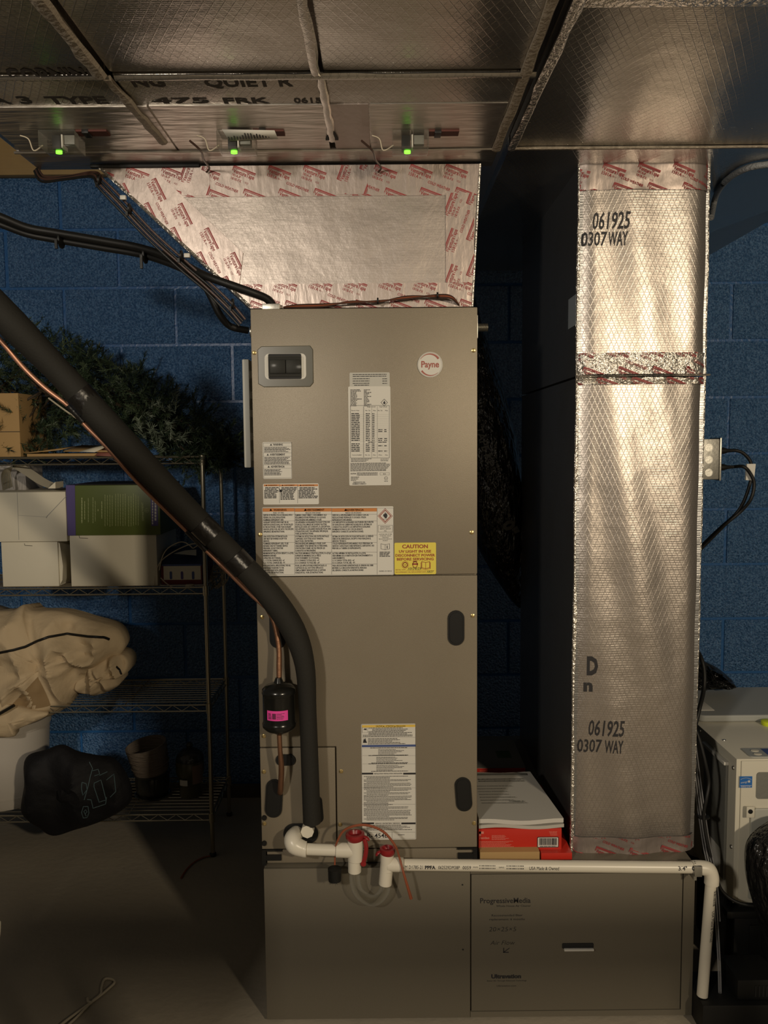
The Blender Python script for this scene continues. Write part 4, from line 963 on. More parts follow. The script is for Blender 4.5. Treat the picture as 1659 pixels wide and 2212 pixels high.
for k, (dx, dyy, d_) in enumerate(wires):
    pts = [(x + dx * (.6 if i < 4 else 1), y + dyy * (.5 if i < 4 else 1) + (3 if k % 2 and i % 2 else 0), Y - .002 * k) for i, (x, y, Y) in enumerate(base)]
    w_ = cable('control_wire', pts, .0030, (m_wire, m_black, m_wire, m_black)[k], 'thin ' + ('brown' if k % 2 == 0 else 'black') + ' control ' + d_, 'wire', 'control wires down the plenum edge', n=7)
    if k == 0:
        for (px, py, Y) in ((215, 385, 2.0), (280, 447, 1.995), (392, 548, 1.995), (503, 652, 1.99)):
            p0 = at(px, py + 4, Y); MB().lathe([(.010, -.002), (.012, -.002), (.012, .002), (.010, .002)], p0, 10, 'x').box(p0.x - .01, p0.x - .004, p0.y - .002, p0.y + .002, p0.z - .016, p0.z - .006).build('cable_tie', m_black, w_)
        for (px, py) in ((266, 427), (404, 552)):
            p0 = at(px, py, 1.99); MB().box(p0.x - .007, p0.x + .007, p0.y - .004, p0.y + .006, p0.z - .005, p0.z + .005, .002).build('adhesive_mount', m_white, w_)
for k in range(3):
    dyy = k * 2.5
    w_ = cable('control_wire', [(612, 664, 2.03), (640, 659 + dyy, 2.01), (700, 657 + dyy, 2.005), (760, 654 - dyy * .6, 2.004), (818, 650 + dyy * .5, 2.004), (880, 645 - dyy, 2.004), (945, 637 + dyy, 2.004), (975, 640 + dyy, 2.003), (992, 660, 2.03)], .0022, m_wire if k != 1 else m_orange_cable, ('topmost', 'middle', 'lowest')[k] + ' of three brown wires lying along the air handler top edge', 'wire', 'wires along the cabinet top', n=6)
    if k == 0:
        for (px, py) in ((816, 650), (945, 638)):
            p0 = at(px, py, 2.0); MB().lathe([(.006, -.002), (.0075, -.002), (.0075, .002), (.006, .002)], p0, 10, 'x').build('cable_tie', m_black, w_)
# loose thermostat tails over the plenum's top edge
for k, (a_, lb_) in enumerate(((432, 'twisted brown wire tail crossing the plenum top near the middle sensor'), (803, 'twisted brown wire tail crossing the plenum top near the right sensor'))):
    cable('wire_tail', [(a_ - 22, 304, 1.82), (a_ + 2, 326, 1.86), (a_ + 8, 345, 1.93), (a_ + 20, 362, 2.0), (a_ + 14, 372, 2.018)], .0024, m_wire, lb_, 'wire', n=6)
# flexible grey tube below the return trunk
fx = empty('flexible_tube', atz(1600, 370, ZU), 'pale ribbed tube hanging under the return trunk at the upper right', 'tube')
MB().tube([atz(*q, ZU - .010) for q in ((1720, 350), (1659, 355), (1615, 363), (1580, 381), (1556, 405), (1546, 425))] + [atz(1541, 445, ZU - .03), atz(1536, 470, ZU - .08)], .008, 10, sub=6).build('jacket', mat('pale_grey_ribbed', (.20, .21, .22), .4, 0, (160, .004)), fx, smooth=True)
p0 = atz(1566, 395, ZU - .010); MB().lathe([(.0095, -.004), (.011, -.004), (.011, .004), (.0095, .004)], p0, 12, 'x', tilt=Matrix.Rotation(R(50), 3, 'Y')).build('tape_band', m_black, fx)

# ================================================================ WIRE SHELVING
from mathutils import noise as _ns
def nz(v, sc=1.0): return _ns.noise(Vector(v) * sc)
YF, YBk = 2.83, 3.15
XR = X(448, YF, 1400); XL = XR - 1.22
sh = empty('wire_shelving', (XR, YF, 0), 'chromed four-tier wire shelving unit against the blue wall', 'shelving')
lev = [Z(988, YF, 300), Z(1270, YF, 300), Z(1524, YF, 300), Z(1760, YF, 300)]
ztp = Z(996, YF, 440) + .012
for (x, y) in ((XR, YF), (XR, YBk), (XL, YF), (XL, YBk)):
    po = MB().tube([(x, y, .012), (x, y, ztp if y == YF else Z(1010, YBk, 480) + .02)], .0082 if y == YF else .0075, 12).build('post', m_chrome, sh, smooth=True)
    MB().lathe([(.009, 0), (.012, .002), (.012, .010), (.0085, .014)], (x, y, 0), 12).build('foot', m_black, po)
    for z in lev:
        if x == XR: MB().lathe([(.0112, -.028), (.0122, .006)], (x, y, z), 12).build('sleeve', m_chrome, po)
for i, z in enumerate(lev):
    rl = MB()
    for y in (YF, YBk):
        for dz in (0, -.022): rl.tube([(XL, y, z + dz), (XR - .008, y, z + dz)], .0028, 6)
    for x in (XL, XR):
        for dz in (0, -.022): rl.tube([(x, YF, z + dz), (x, YBk, z + dz)], .0028, 6)
    shf = rl.build('shelf_rail', m_chrome, sh, smooth=True)
    per = .0625; zg = MB()
    for y in (YF, YBk):
        n = int((XR - XL) / per * 2); P = [(XL + k * per / 2, y, z - (.001 if k % 2 else .021)) for k in range(n)]
        zg.tube(P, .0016, 5)
    for x in (XL, XR): zg.tube([(x, YF + k * .03, z - (.001 if k % 2 else .021)) for k in range(11)], .0016, 5)
    zg.build('truss_wire', m_chrome, shf, kind='stuff')
    dk = MB()
    for k in range(1, 12): dk.tube([(XL, YF + k * (YBk - YF) / 12, z + .003), (XR - .004, YF + k * (YBk - YF) / 12, z + .003)], .0015, 5)
    for k in range(5):
        x = XL + .1 + k * (XR - XL) * .225; dk.tube([(x, YF, z - .001), (x, YBk, z - .001)], .002, 5)
    dk.build('deck_wire', m_chrome, shf, kind='stuff')
DT = .0050   # deck top above the rail centre

def pillow(mb, outline, Y, depth, back=.02, rings=7, n=72, wr=.012, sc=9, seed=0, cen=None, power=.5, ridge=False):
    """soft bulging body whose silhouette is the outline (photo pixels at depth Y)"""
    P = [at(a, b_, Y) for a, b_ in outline]; m = len(P); O = []
    for k in range(n):
        t = k / n * m; i = int(t); f = t - i
        p0, p1, p2, p3 = P[(i - 1) % m], P[i % m], P[(i + 1) % m], P[(i + 2) % m]
        O.append(0.5 * ((2 * p1) + (p2 - p0) * f + (2 * p0 - 5 * p1 + 4 * p2 - p3) * f * f + (3 * p1 - p0 - 3 * p2 + p3) * f ** 3))
    c = at(*cen, Y) if cen else sum(O, Vector()) / n
    vs = [Vector((c.x, Y - depth, c.z))]; fs = []
    for r in range(1, rings + 1):
        t = math.sin(r / rings * math.pi / 2)
        for k in range(n):
            q = c + (O[k] - c) * t; e = 1 - t * t
            w = abs(nz((q.x * 1.5 + seed, seed * 3.1, q.z), sc)) * 2 - .5 + .5 * nz((q.x + seed, 4, q.z), sc * 2.6)
            if ridge:
                rx, rz = q.x - c.x, q.z - c.z; wx = rx + .05 * nz((rx + 3, seed, rz), 7); wz = rz + .05 * nz((rx, seed + 5, rz + 2), 7)
                w = abs(nz((wx * 1.3 + wz * .8 + seed, seed, wz * .7 - wx * .4), sc * 2.2)) * 1.7 - .55 + .35 * abs(nz((wx - wz * 1.4, seed + 9, wz + wx), sc * 4.5))
            q = Vector((q.x, Y - depth * max(e, 0) ** power + wr * w * min(1, e * 3), q.z)); vs.append(q)
    for k in range(n): fs.append([0, 1 + k, 1 + (k + 1) % n])
    for r in range(rings - 1):
        for k in range(n): fs.append([1 + r * n + k, 1 + (r + 1) * n + k, 1 + (r + 1) * n + (k + 1) % n, 1 + r * n + (k + 1) % n])
    last = 1 + (rings - 1) * n
    for sc2, dy in ((.93, back * .7), (.55, back)):
        b0 = len(vs)
        for k in range(n):
            q = c + (O[k] - c) * sc2; vs.append(Vector((q.x, Y + dy, q.z)))
        for k in range(n): fs.append([last + k, b0 + k, b0 + (k + 1) % n, last + (k + 1) % n])
        last = b0
    fs.append([last + k for k in range(n)][::-1])
    mb.add(vs, fs); return mb

def carton(name, x0, y0, x1, y1, Yf, Yb, z0, m, label, cat='box', group=None, dark=None, bev=.002):
    a, b_ = at(x0, y0, Yf), at(x1, y1, Yf)
    t = empty(name, ((a.x + b_.x) / 2, Yf, z0), label, cat, group)
    MB().box(a.x, b_.x, Yf, Yb, z0, a.z, bev).build('carton_body', m, t)
    return t, a.x, b_.x, a.z

# ---- second shelf: white and green boxes
z2 = lev[1] + DT
t, x0, x1, zt_ = carton('white_box', 2, 1170, 128, 1268, 2.85, 3.12, z2, m_whitebox, 'cream white box bulging at its right side, under the box with the folded flap')
b = MB(); b.prism([(x1 - .002, z2 + .002), (x1 + .008, z2 + .02), (x1 + .012, z2 + .07), (x1 + .004, zt_ - .01), (x1 - .002, zt_ - .003)], 2.86, 3.10); b.build('bulging_side', m_whitebox, t)
MB().tube([(X(53, 2.85, 1175), 2.8492, Z(1174, 2.85, 53)), (X(53, 2.85, 1175) + .001, 2.8492, Z(1178, 2.85, 53)), (X(70, 2.85, 1175), 2.8492, Z(1179, 2.85, 70))], .0008, 5).build('tab_slot', m_dk, t)
zA_ = zt_
t, x0, x1, zt_ = carton('white_box', -60, 1064, 145, 1166, 2.835, 3.12, zA_ + .0005, m_whitebox, 'large cream white box with a folded corner flap, resting on the bulging box')
p = PX(2.835); p.l([(143, 1072), (102, 1115), (100, 1119)], 1.3); p.l([(40, 1113), (101, 1117)], .6); p.l([(37, 1064), (41, 1166)], .8); p.put('fold_line', m_kraft, t, .0004)
t, x0, x1, zt_ = carton('white_box', 150, 1157, 341, 1268, 2.845, 3.12, z2, m_whitebox, 'wide plain white box with a small front tab, beneath the green box')
p = PX(2.845); p.l([(171, 1157), (172, 1162), (190, 1163)], 1); p.put('tab_slot', m_dk, t, .0004)
zB_ = zt_
t, gx0, gx1, gz = carton('green_box', 143, 1049, 347, 1153, 2.84, 3.13, zB_ + .0005, m_green, 'olive green printed box with a purple end strip, lying on the wide white box')
a = at(162, 1049, 2.84); MB().prism([(gx0 - .001, zB_ + .001), (gx0 - .001, gz + .0015), (a.x, gz + .0015), (a.x - .004, zB_ + .001)], 2.8385, 3.10).build('purple_strip', m_purple, t)
MB().box(X(160, 2.84, 1050), X(338, 2.84, 1050), 2.86, 3.11, gz + .001, gz + .003).build('top_flap', m_black, t)
p = PX(2.84); rnd = random.Random(21)
for x, y0_, y1_, w_ in ((177, 1075, 1130, 2.2), (183, 1083, 1122, 1.6), (191, 1076, 1128, 1.2), (201, 1074, 1130, 1.3), (206, 1082, 1126, 1.2), (212, 1100, 1104, 1.6), (220, 1083, 1120, 1.8)) + tuple((227 + k * 5.2, 1068 + rnd.uniform(0, 3), 1136 + rnd.uniform(-4, 3), 1.1) for k in range(4)) + tuple((250 + k * 5.2, 1066 + rnd.uniform(0, 2), 1138 + rnd.uniform(-3, 2), 1.1) for k in range(5)) + tuple((278 + k * 5.2, 1066 + rnd.uniform(0, 6), 1138 + rnd.uniform(-5, 1), 1.1) for k in range(5)):
    y = y0_
    while y < y1_: L = rnd.uniform(3, 9); p.r(x - w_ / 2, y, x + w_ / 2, min(y + L, y1_)); y += L + .9
p.l([(317 + 4 * math.cos(k * .449), 1103 + 5 * math.sin(k * .449)) for k in range(14)], 1, True); p.l([(313, 1103), (321, 1103)], .8); p.l([(317, 1098), (317, 1108)], .8)
x_, z_ = p.P(311, 1124); p.text('DEPARTMENT', x_, z_, .0065, w=.062, rot=90)
p.put('print', m_grnprint, t, .0006)
p = PX(2.84); p.r(325, 1070, 342, 1136); p.put('purple_patch', m_purple, t, .0006)
p = PX(2.84); x_, z_ = p.P(331, 1134); p.text('Charlie Brown Christmas', x_, z_, .004, w=.10, rot=90); x_, z_ = p.P(339, 1126); p.text('Linus Village', x_, z_, .006, w=.075, rot=90, bold=.03)
p.s = None
p.v = []; p.f = []
x_, z_ = p.P(331, 1134); p.greek(0, 0, 0, 1, rnd)
for k in range(10): p.r(328.5, 1074 + k * 6, 331, 1078.5 + k * 6); 
for k in range(6): p.r(334, 1084 + k * 7, 338, 1089.5 + k * 7)
p.put('patch_lettering', m_paper, t, .0012).__setitem__('kind', 'stuff')
# red and blue house-shaped box
t, x0, x1, zt_ = carton('red_village_box', 347, 1222, 437, 1264, 2.86, 3.05, z2, mat('dark_red_card', (.13, .012, .012), .5), 'small dark red box with three arched windows on a cream band')
a = at(347, 1186, 2.86); q = at(437, 1186, 2.86)
b = MB(); b.prism([(2.865, zt_), (3.05, zt_), (3.05, zt_ + .045), (2.93, zt_ + .053)], x0 + .002, x1 - .002, 'yz'); b.build('blue_top', mat('navy_card', (.022, .035, .085), .5), t)
p = PX(2.86); p.r(353, 1223, 434, 1252); p.put('cream_band', m_whitebox, t, .0006)
for x in (369, 393, 417):
    a = at(x, 1243, 2.858); MB().prism(slot(a.x, a.z, .0085, .028), 2.8585, 2.8594).build('arched_window', m_purple if x == 393 else m_blu, t)
p = PX(2.86); p.r(350, 1219, 435, 1222); p.put('roof_trim', m_blu, t, .0008)
pl2 = MB(); pl2.add([at(375, 1196, 2.875) , at(400, 1189, 2.90), at(424, 1187, 2.90), at(424, 1200, 2.868)], [(0, 1, 2, 3)]); pl2.build('snow_patch', m_whitebox, t)
# cord of lights around it
Yc = 2.845
t = empty('string_lights', at(420, 1262, Yc), 'white cord of string lights looped around the red box', 'string lights')
for P in ([(334, 1264), (336, 1240), (345, 1216), (362, 1200), (390, 1184), (415, 1175), (432, 1176), (440, 1180)], [(344, 1232), (350, 1205), (362, 1185), (385, 1172), (400, 1172), (412, 1180), (418, 1184), (432, 1174)], [(347, 1248), (362, 1262), (380, 1270), (410, 1270), (440, 1267)]):
    MB().tube([at(a, b_, Yc + (.002 * k % .01)) for k, (a, b_) in enumerate(P)], .0019, 6, sub=5).build('cord', m_cord, t, smooth=True)
c_ = at(410, 1265, Yc); MB().lathe([(.001, .005), (.014, .004), (.0165, 0), (.014, -.004), (.001, -.005)], c_, 18, sy=.8).build('foot_switch', m_cord, t, smooth=True)
b = MB(); rnd = random.Random(5)
for k in range(10):
    a0 = rnd.uniform(0, 6.28); cx, cy = 468, 1245
    b.tube([at(cx + 15 * math.cos(a0 + j * .7) * rnd.uniform(.6, 1.05), cy + 26 * math.sin(a0 + j * .7) * rnd.uniform(.6, 1.05), 3.0 + rnd.uniform(-.03, .03)) for j in range(8)], .0013, 5, sub=3)
b.tube([at(458, 1198, 2.95), at(478, 1214, 2.96), at(493, 1240, 2.98), at(488, 1258, 3.0), at(470, 1268, 3.0), at(452, 1266, 2.96)], .0024, 6, sub=4)
for k in range(22):
    c_ = at(468 + rnd.uniform(-16, 18), 1245 + rnd.uniform(-28, 20), 2.98 + rnd.uniform(-.02, .03)); b.tube([c_, c_ + Vector((rnd.uniform(-.008, .008), 0, rnd.uniform(-.010, .010)))], .0032, 5)
b.build('bulb_tangle', m_cord, t, kind='stuff')
# ribbon and grey box at top-left of that shelf
zw = Z(1064, 2.86, 50)
t, *_ = carton('grey_box', -60, 1006, 57, 1062, 2.98, 3.13, zw + .001, mat('pale_grey_card', (.36, .34, .32), .6), 'pale grey carton behind the white ribbon, atop the folded-flap box')
t = empty('ribbon_bow', at(60, 1058, 2.9), 'wide white ribbon loop lying on the white boxes', 'ribbon')
def ribbon(mb, P, w, sub=8):
    P = [at(*q) for q in P]; Q = []
    for i in range(len(P) - 1):
        p0, p1, p2, p3 = P[max(i - 1, 0)], P[i], P[i + 1], P[min(i + 2, len(P) - 1)]
        for k in range(sub):
            f = k / sub; Q.append(.5 * ((2 * p1) + (p2 - p0) * f + (2 * p0 - 5 * p1 + 4 * p2 - p3) * f * f + (3 * p1 - p0 - 3 * p2 + p3) * f ** 3))
    Q.append(P[-1]); n = len(Q); vs = []
    for q in Q: vs += [q, q + Vector((0.004, w, .010))]
    mb.add(vs, [[2 * i, 2 * i + 2, 2 * i + 3, 2 * i + 1] for i in range(n - 1)])
    mb.add([v + Vector((0, 0, .0012)) for v in vs], [[2 * i, 2 * i + 2, 2 * i + 3, 2 * i + 1] for i in range(n - 1)])
b = MB(); ribbon(b, [(6, 1060, 2.86), (2, 1030, 2.86), (10, 1014, 2.86), (28, 1012, 2.86), (50, 1024, 2.86), (80, 1044, 2.86), (104, 1054, 2.86), (119, 1052, 2.86)], .07); b.build('loop', m_whitebox, t)
b = MB(); b.prism([(at(104, 1054, 2.86).x, at(104, 1055, 2.86).z), (at(120, 1050, 2.86).x, at(120, 1055, 2.86).z), (at(120, 1041, 2.86).x, at(120, 1041, 2.86).z)], 2.858, 2.93); b.build('end_fold', m_whitebox, t)
p = PX(2.90); b = MB()
for k in range(5): b.tube([at(5 + k * 8, 1056, 2.872), at(9 + k * 6, 1036, 2.868), at(14 + k * 3, 1020, 2.868)], .0007, 4)
b.build('pleat', m_greyd, t)

# ---- top shelf
z1_ = lev[0] + DT
t, bx_0, bx_1, bzt = carton('cardboard_box', -80, 850, 45, 984, 2.86, 3.10, z1_, m_card, 'brown cardboard carton at the left end of the top shelf, behind the garland')
MB().box(bx_0, bx_1 + .001, 2.8585, 2.8598, Z(932, 2.86, 20) - .002, Z(932, 2.86, 20)).build('seam_line', m_dk, t)
t = empty('flattened_carton', at(160, 985, 2.85), 'flattened brown carton with open flaps lying along the top shelf', 'box')
a, q = at(58, 985, 2.86), at(262, 985, 2.86)
MB().box(a.x, q.x, 2.86, 3.12, z1_, z1_ + .010, .002).build('sheet', m_card, t)
b = MB(); b.add([Vector((a.x, 2.85, z1_ + .011)), Vector((a.x + .12, 2.85, z1_ + .022)), Vector((a.x + .13, 3.0, z1_ + .034)), Vector((a.x + .01, 3.0, z1_ + .016))], [(0, 1, 2, 3)]); k = b.build('flap', m_card, t); k.modifiers.new('s', 'SOLIDIFY').thickness = .003
b = MB(); b.add([Vector((a.x + .13, 2.85, z1_ + .016)), Vector((q.x - .01, 2.85, z1_ + .013)), Vector((q.x - .02, 3.0, z1_ + .030)), Vector((a.x + .14, 3.0, z1_ + .036))], [(0, 1, 2, 3)]); k = b.build('flap', m_card, t); k.modifiers.new('s', 'SOLIDIFY').thickness = .003
t = empty('paper_sheet', at(200, 974, 2.85), 'creased white paper lying on the open carton flap under the black pipe', 'paper')
b = MB(); b.add([at(172, 976, 2.845), at(205, 977, 2.845), at(243, 959, 2.90), at(222, 960, 2.92)], [(0, 1, 2, 3)]); k = b.build('sheet', m_whitebox, t); k.modifiers.new('s', 'SOLIDIFY').thickness = .001
t = empty('red_card', at(225, 978, 2.85), 'dull red folded card on the flattened carton, tucked beside the white paper', 'card')
b = MB(); b.add([at(205, 984, 2.846), at(250, 986, 2.846), at(240, 962, 2.90), at(214, 974, 2.88)], [(0, 1, 2, 3)]); k = b.build('sheet', mat('dull_red_card', (.22, .08, .06), .6), t); k.modifiers.new('s', 'SOLIDIFY').thickness = .001

# garland
ga = empty('pine_garland', at(250, 985, 2.98), 'tangled dark green artificial pine garland heaped along the top shelf', 'garland')
rnd = random.Random(12)
top_l = [(-60, 690), (60, 715), (130, 735), (220, 780), (300, 800), (370, 850), (430, 890), (490, 945), (520, 960)]
bot_l = [(-60, 940), (40, 985), (110, 975), (200, 880), (260, 930), (320, 960), (380, 1005), (450, 1010), (520, 990)]
def yl(L, x):
    for (a, b_), (c2, d2) in zip(L, L[1:]):
        if a <= x <= c2: return b_ + (d2 - b_) * (x - a) / (c2 - a)
    return L[-1][1]
def sprigs(count, seed, bright=False):
    rnd = random.Random(seed); mb = MB()
    for k in range(count):
        if bright: x = rnd.choice((rnd.gauss(325, 22), rnd.gauss(365, 16))); y = rnd.gauss(915, 26) if x < 345 else rnd.gauss(905, 40)
        else:
            x = rnd.uniform(-60, 505); ya, yb_ = yl(top_l, x), yl(bot_l, x); y = ya + (yb_ - ya) * rnd.random() ** .9
            if x < 60 and y > 850 and rnd.random() < .5: continue
        Y = rnd.uniform(2.84, 3.2) if not bright else rnd.uniform(2.80, 2.88)
        if y > 975: Y = min(Y, 2.88)
        c = at(x, y, Y); L = rnd.uniform(.04, .085)
        d = Vector((rnd.uniform(-1, 1) + .25, rnd.uniform(-.9, .2), rnd.uniform(-.7, 1.0) + (.5 if y < yl(top_l, max(-60, min(x, 519))) + 40 else -.1))).normalized()
        u = d.cross(Vector((.3, .9, .2))).normalized(); w = d.cross(u)
        for j in range(30):
            t_ = j / 29; an = rnd.uniform(0, 6.28); o = c + d * L * t_
            q = o + (u * math.cos(an) + w * math.sin(an)) * rnd.uniform(.016, .027) * (1.05 - .5 * t_) + d * rnd.uniform(.008, .020)
            sdv = d.cross(q - o).normalized() * rnd.uniform(.0015, .0028)
            mb.add([o - sdv, o + sdv, q], [(0, 1, 2)])
    return mb
sprigs(1300, 1).build('needles', m_leaf, ga, kind='stuff', fix=False)
sprigs(24, 2, True).build('frosted_needles', m_leaf2, ga, kind='stuff', fix=False)
b = MB()
for k in range(9):
    P = []; x = -60 + rnd.uniform(0, 80)
    while x < 480: ya, yb_ = yl(top_l, x), yl(bot_l, x); P.append(at(x, ya + (yb_ - ya) * rnd.uniform(.3, .8), rnd.uniform(2.93, 3.08))); x += 60
    b.tube(P, .004, 6, sub=4)
b.build('stem', mat('brown_twig', (.05, .035, .02), .8), ga, kind='stuff')
MB().tube([at(105, 860, 2.84), at(125, 875, 2.83), at(150, 893, 2.83), at(168, 905, 2.83)], .003, 6, sub=4).build('bare_twig', m_cord, ga, smooth=True)

from mathutils.bvhtree import BVHTree
CO = Vector((0, 0, CZ))
class Skin:
    """finds the point of a soft body's surface that lies in a given direction, so that seams and print sit on it"""
    def __init__(s, o):
        w = wloc(o); me = o.data
        s.t = BVHTree.FromPolygons([v.co + w for v in me.vertices], [list(p.vertices) for p in me.polygons])
    def __call__(s, px, py, lift=.002):
        d = (at(px, py, 3.0) - CO).normalized(); h = s.t.ray_cast(CO, d)
        return h[0] - d * lift if h[0] else None
    def path(s, P, lift=.002, step=6):
        out = []
        for (a, b_), (c2, d2) in zip(P, P[1:]):
            n = max(1, int(math.hypot(c2 - a, d2 - b_) / step))
            for k in range(n): q = s(a + (c2 - a) * k / n, b_ + (d2 - b_) * k / n, lift); out += [q] if q else []
        q = s(*P[-1], lift); return out + ([q] if q else [])
# ---- third shelf: canvas cover
z3 = lev[2] + DT
cv = empty('canvas_cover', at(120, 1520, 2.9), 'crumpled beige canvas cover with black piping heaped on the third shelf', 'cover')
pillow(MB(), [(-70, 1330), (-10, 1320), (28, 1318), (52, 1306), (70, 1318), (130, 1320), (195, 1338), (252, 1356), (271, 1388), (262, 1412), (235, 1430), (200, 1460), (165, 1500), (150, 1524), (100, 1548), (50, 1543), (0, 1530), (-70, 1540)], 2.90, .10, .16, rings=26, n=200, wr=.085, sc=2.6, seed=3, cen=(110, 1430), ridge=True).build('main_fold', m_canvas, cv, smooth=True)
pillow(MB(), [(165, 1470), (200, 1428), (235, 1412), (264, 1412), (279, 1428), (276, 1452), (258, 1462), (257, 1480), (215, 1499), (170, 1493)], 2.90, .07, .15, rings=14, n=110, wr=.05, sc=5, seed=9, ridge=True).build('side_fold', m_canvas, cv, smooth=True)
pillow(MB(), [(-60, 1515), (0, 1518), (60, 1530), (103, 1540), (90, 1553), (40, 1575), (32, 1590), (0, 1592), (-60, 1585)], 2.80, .03, .04, rings=7, n=60, wr=.015, sc=10, seed=5).build('drape', m_canvas, cv, smooth=True)
sk = Skin([c for c in cv.children if c.name.startswith('main_fold')][0]); sk2 = Skin([c for c in cv.children if c.name.startswith('side_fold')][0])
MB().tube(sk.path([(-40, 1420), (0, 1410), (30, 1404), (55, 1397), (80, 1385), (105, 1376), (145, 1369), (190, 1375), (225, 1377), (236, 1381)], .003, 7), .0046, 8, sub=5).build('piping', m_black, cv, smooth=True)
MB().tube(sk2.path([(251, 1440), (258, 1447), (262, 1457)], .001, 4), .004, 8, sub=4).build('piping', m_black, cv, smooth=True)
b = MB(); g = []; NP = 9
for j_ in range(NP):
    v_ = j_ / (NP - 1); L_ = (26 + (82 - 26) * min(1, v_ * 1.0), 1522 - 60 * v_); R_e = (109 - 27 * v_ ** 1.2, 1524 - 60 * v_)
    g.append([sk(L_[0] + (R_e[0] - L_[0]) * k / 8, L_[1] + (R_e[1] - L_[1]) * k / 8 + (8 * math.sin(math.pi * k / 8) * (1 - v_)), .0025) for k in range(9)])
b.v = [q or at(60, 1500, 2.8) for r_w in g for q in r_w]; b.f = [[r_w * 9 + k, r_w * 9 + k + 1, r_w * 9 + k + 10, r_w * 9 + k + 9] for r_w in range(NP - 1) for k in range(8)]
b.build('brown_patch', m_canvas2, cv, smooth=True)
b = MB(); a = at(-12, 1548, 2.77); q = at(30, 1524, 2.77); b.tube([a, (a + q) / 2 + Vector((0, -.006, 0)), q], .014, 8, sub=4, flat=.4); b.build('strap', m_black, cv, smooth=True)
# ---- bottom shelf
z4 = lev[3] + DT
bk = empty('white_bucket', at(10, 1728, 2.95), 'white plastic bucket on the bottom shelf half covered by the canvas', 'bucket')
cxb = X(8, 2.96, 1640); rb = abs(X(98, 2.96, 1560) - cxb)
zr = Z(1552, 2.96, 10)
MB().lathe([(rb * .84, z4), (rb * .86, z4 + .01), (rb * .97, zr - .03), (rb, zr - .028), (rb * 1.01, zr), (rb * .97, zr), (rb * .95, zr - .02), (.001, zr - .03)], (cxb, 2.985, 0), 40).build('shell', m_bucket, bk, smooth=False)
MB().lathe([(rb * .868, z4 + .035), (rb * .878, z4 + .036), (rb * .885, z4 + .042), (rb * .875, z4 + .043)], (cxb, 2.985, 0), 40).build('rib', m_bucket, bk)
bb = empty('black_tote_bag', at(150, 1760, 2.82), 'black fabric bag with faint outlined print sagging over the bottom shelf edge', 'bag')
pillow(MB(), [(57, 1636), (100, 1619), (135, 1608), (168, 1622), (205, 1630), (250, 1640), (282, 1690), (280, 1735), (230, 1768), (165, 1790), (117, 1803), (85, 1782), (56, 1762), (47, 1742), (55, 1690)], 2.80, .085, .012, rings=10, n=90, wr=.028, sc=4.5, seed=14, cen=(150, 1705)).build('bag_body', m_fabric, bb, smooth=True)
skb = Skin(bb.children[0])
b = MB()
def bt(P, w=.0013):
    q = skb.path(P, .001, 5)
    if len(q) > 1: b.tube(q, w, 4)
bt([(193, 1646), (200, 1660), (195, 1678), (190, 1700), (182, 1728)]); bt([(177, 1690), (186, 1693), (188, 1706), (179, 1718), (176, 1704), (177, 1690)])
bt([(203, 1692), (218, 1685), (229, 1728), (214, 1733), (203, 1700), (203, 1692)]); bt([(188, 1727), (197, 1728), (201, 1746), (228, 1737), (230, 1722)])
bt([(230, 1685), (246, 1672), (250, 1710), (238, 1722)]); bt([(200, 1665), (212, 1662), (215, 1672), (204, 1676)]); bt([(215, 1675), (232, 1667)])
bt([(176, 1755), (180, 1742), (190, 1742), (192, 1756), (188, 1766), (180, 1767), (176, 1755)]); bt([(181, 1753), (185, 1749), (188, 1754), (184, 1758), (181, 1753)]); bt([(183, 1757), (186, 1763)])
b.build('outlined_print', m_teal, bb, kind='stuff')
# woven pot resting askew in a glazed one
Yp = 2.98; s = Yp / F_PX
gp = empty('glazed_pot', at(331, 1742, Yp), 'dark ribbed glazed pot on the bottom shelf holding the tilted basket', 'pot')
c_ = at(331, 1740, Yp); zz0 = z4; hh = Z(1665, Yp, 331) - z4; n = 48; prof = [(.030, 0), (.034, .002), (.040, hh * .25), (.043, hh * .6), (.041, hh * .86), (.045, hh * .9), (.046, hh * .97), (.042, hh), (.038, hh * .95), (.001, hh * .9)]
vs = []; K = 1.45
m_ = MB()
for (r, h_) in prof:
    for k in range(n): an = 2 * math.pi * k / n; rr_ = r * K * (1 + (.018 * math.cos(an * 20) if hh * .1 < h_ < hh * .87 else 0)); m_.v.append(Vector((c_.x + rr_ * math.cos(an), Yp + rr_ * math.sin(an), zz0 + h_)))
m_.f = [[i * n + k, i * n + (k + 1) % n, (i + 1) * n + (k + 1) % n, (i + 1) * n + k] for i in range(len(prof) - 1) for k in range(n)] + [list(range(n))[::-1], [(len(prof) - 1) * n + k for k in range(n)]]
m_.build('shell', m_glaze, gp, smooth=True)
MB().lathe([(.052, 0), (.060, .002), (.066, .010), (.062, .011), (.05, .004)], (c_.x, Yp, zz0 + .0005), 40).build('saucer', m_glaze, gp, smooth=True)
tilt = Matrix.Rotation(R(-9), 3, 'Y') @ Matrix.Rotation(R(6), 3, 'X')
wp_ = empty('woven_basket', at(327, 1670, Yp), 'small tilted woven grey basket sitting in the glazed pot', 'basket')
c_ = at(329, 1667, Yp); prof = [(34 * s, 0), (36 * s, .004)]
for k in range(16): prof.append(((37.5 + 6 * k / 15 + (1.0 if k % 2 else 0)) * s, .008 + k * .0062))
prof += [(44 * s, .108), (44.5 * s, .113), (42 * s, .114), (40 * s, .10), (34 * s, .02)]
MB().lathe(prof, (c_.x, Yp, c_.z - .002), 40, tilt=tilt).build('woven_wall', m_woven, wp_, smooth=False)
b = MB()
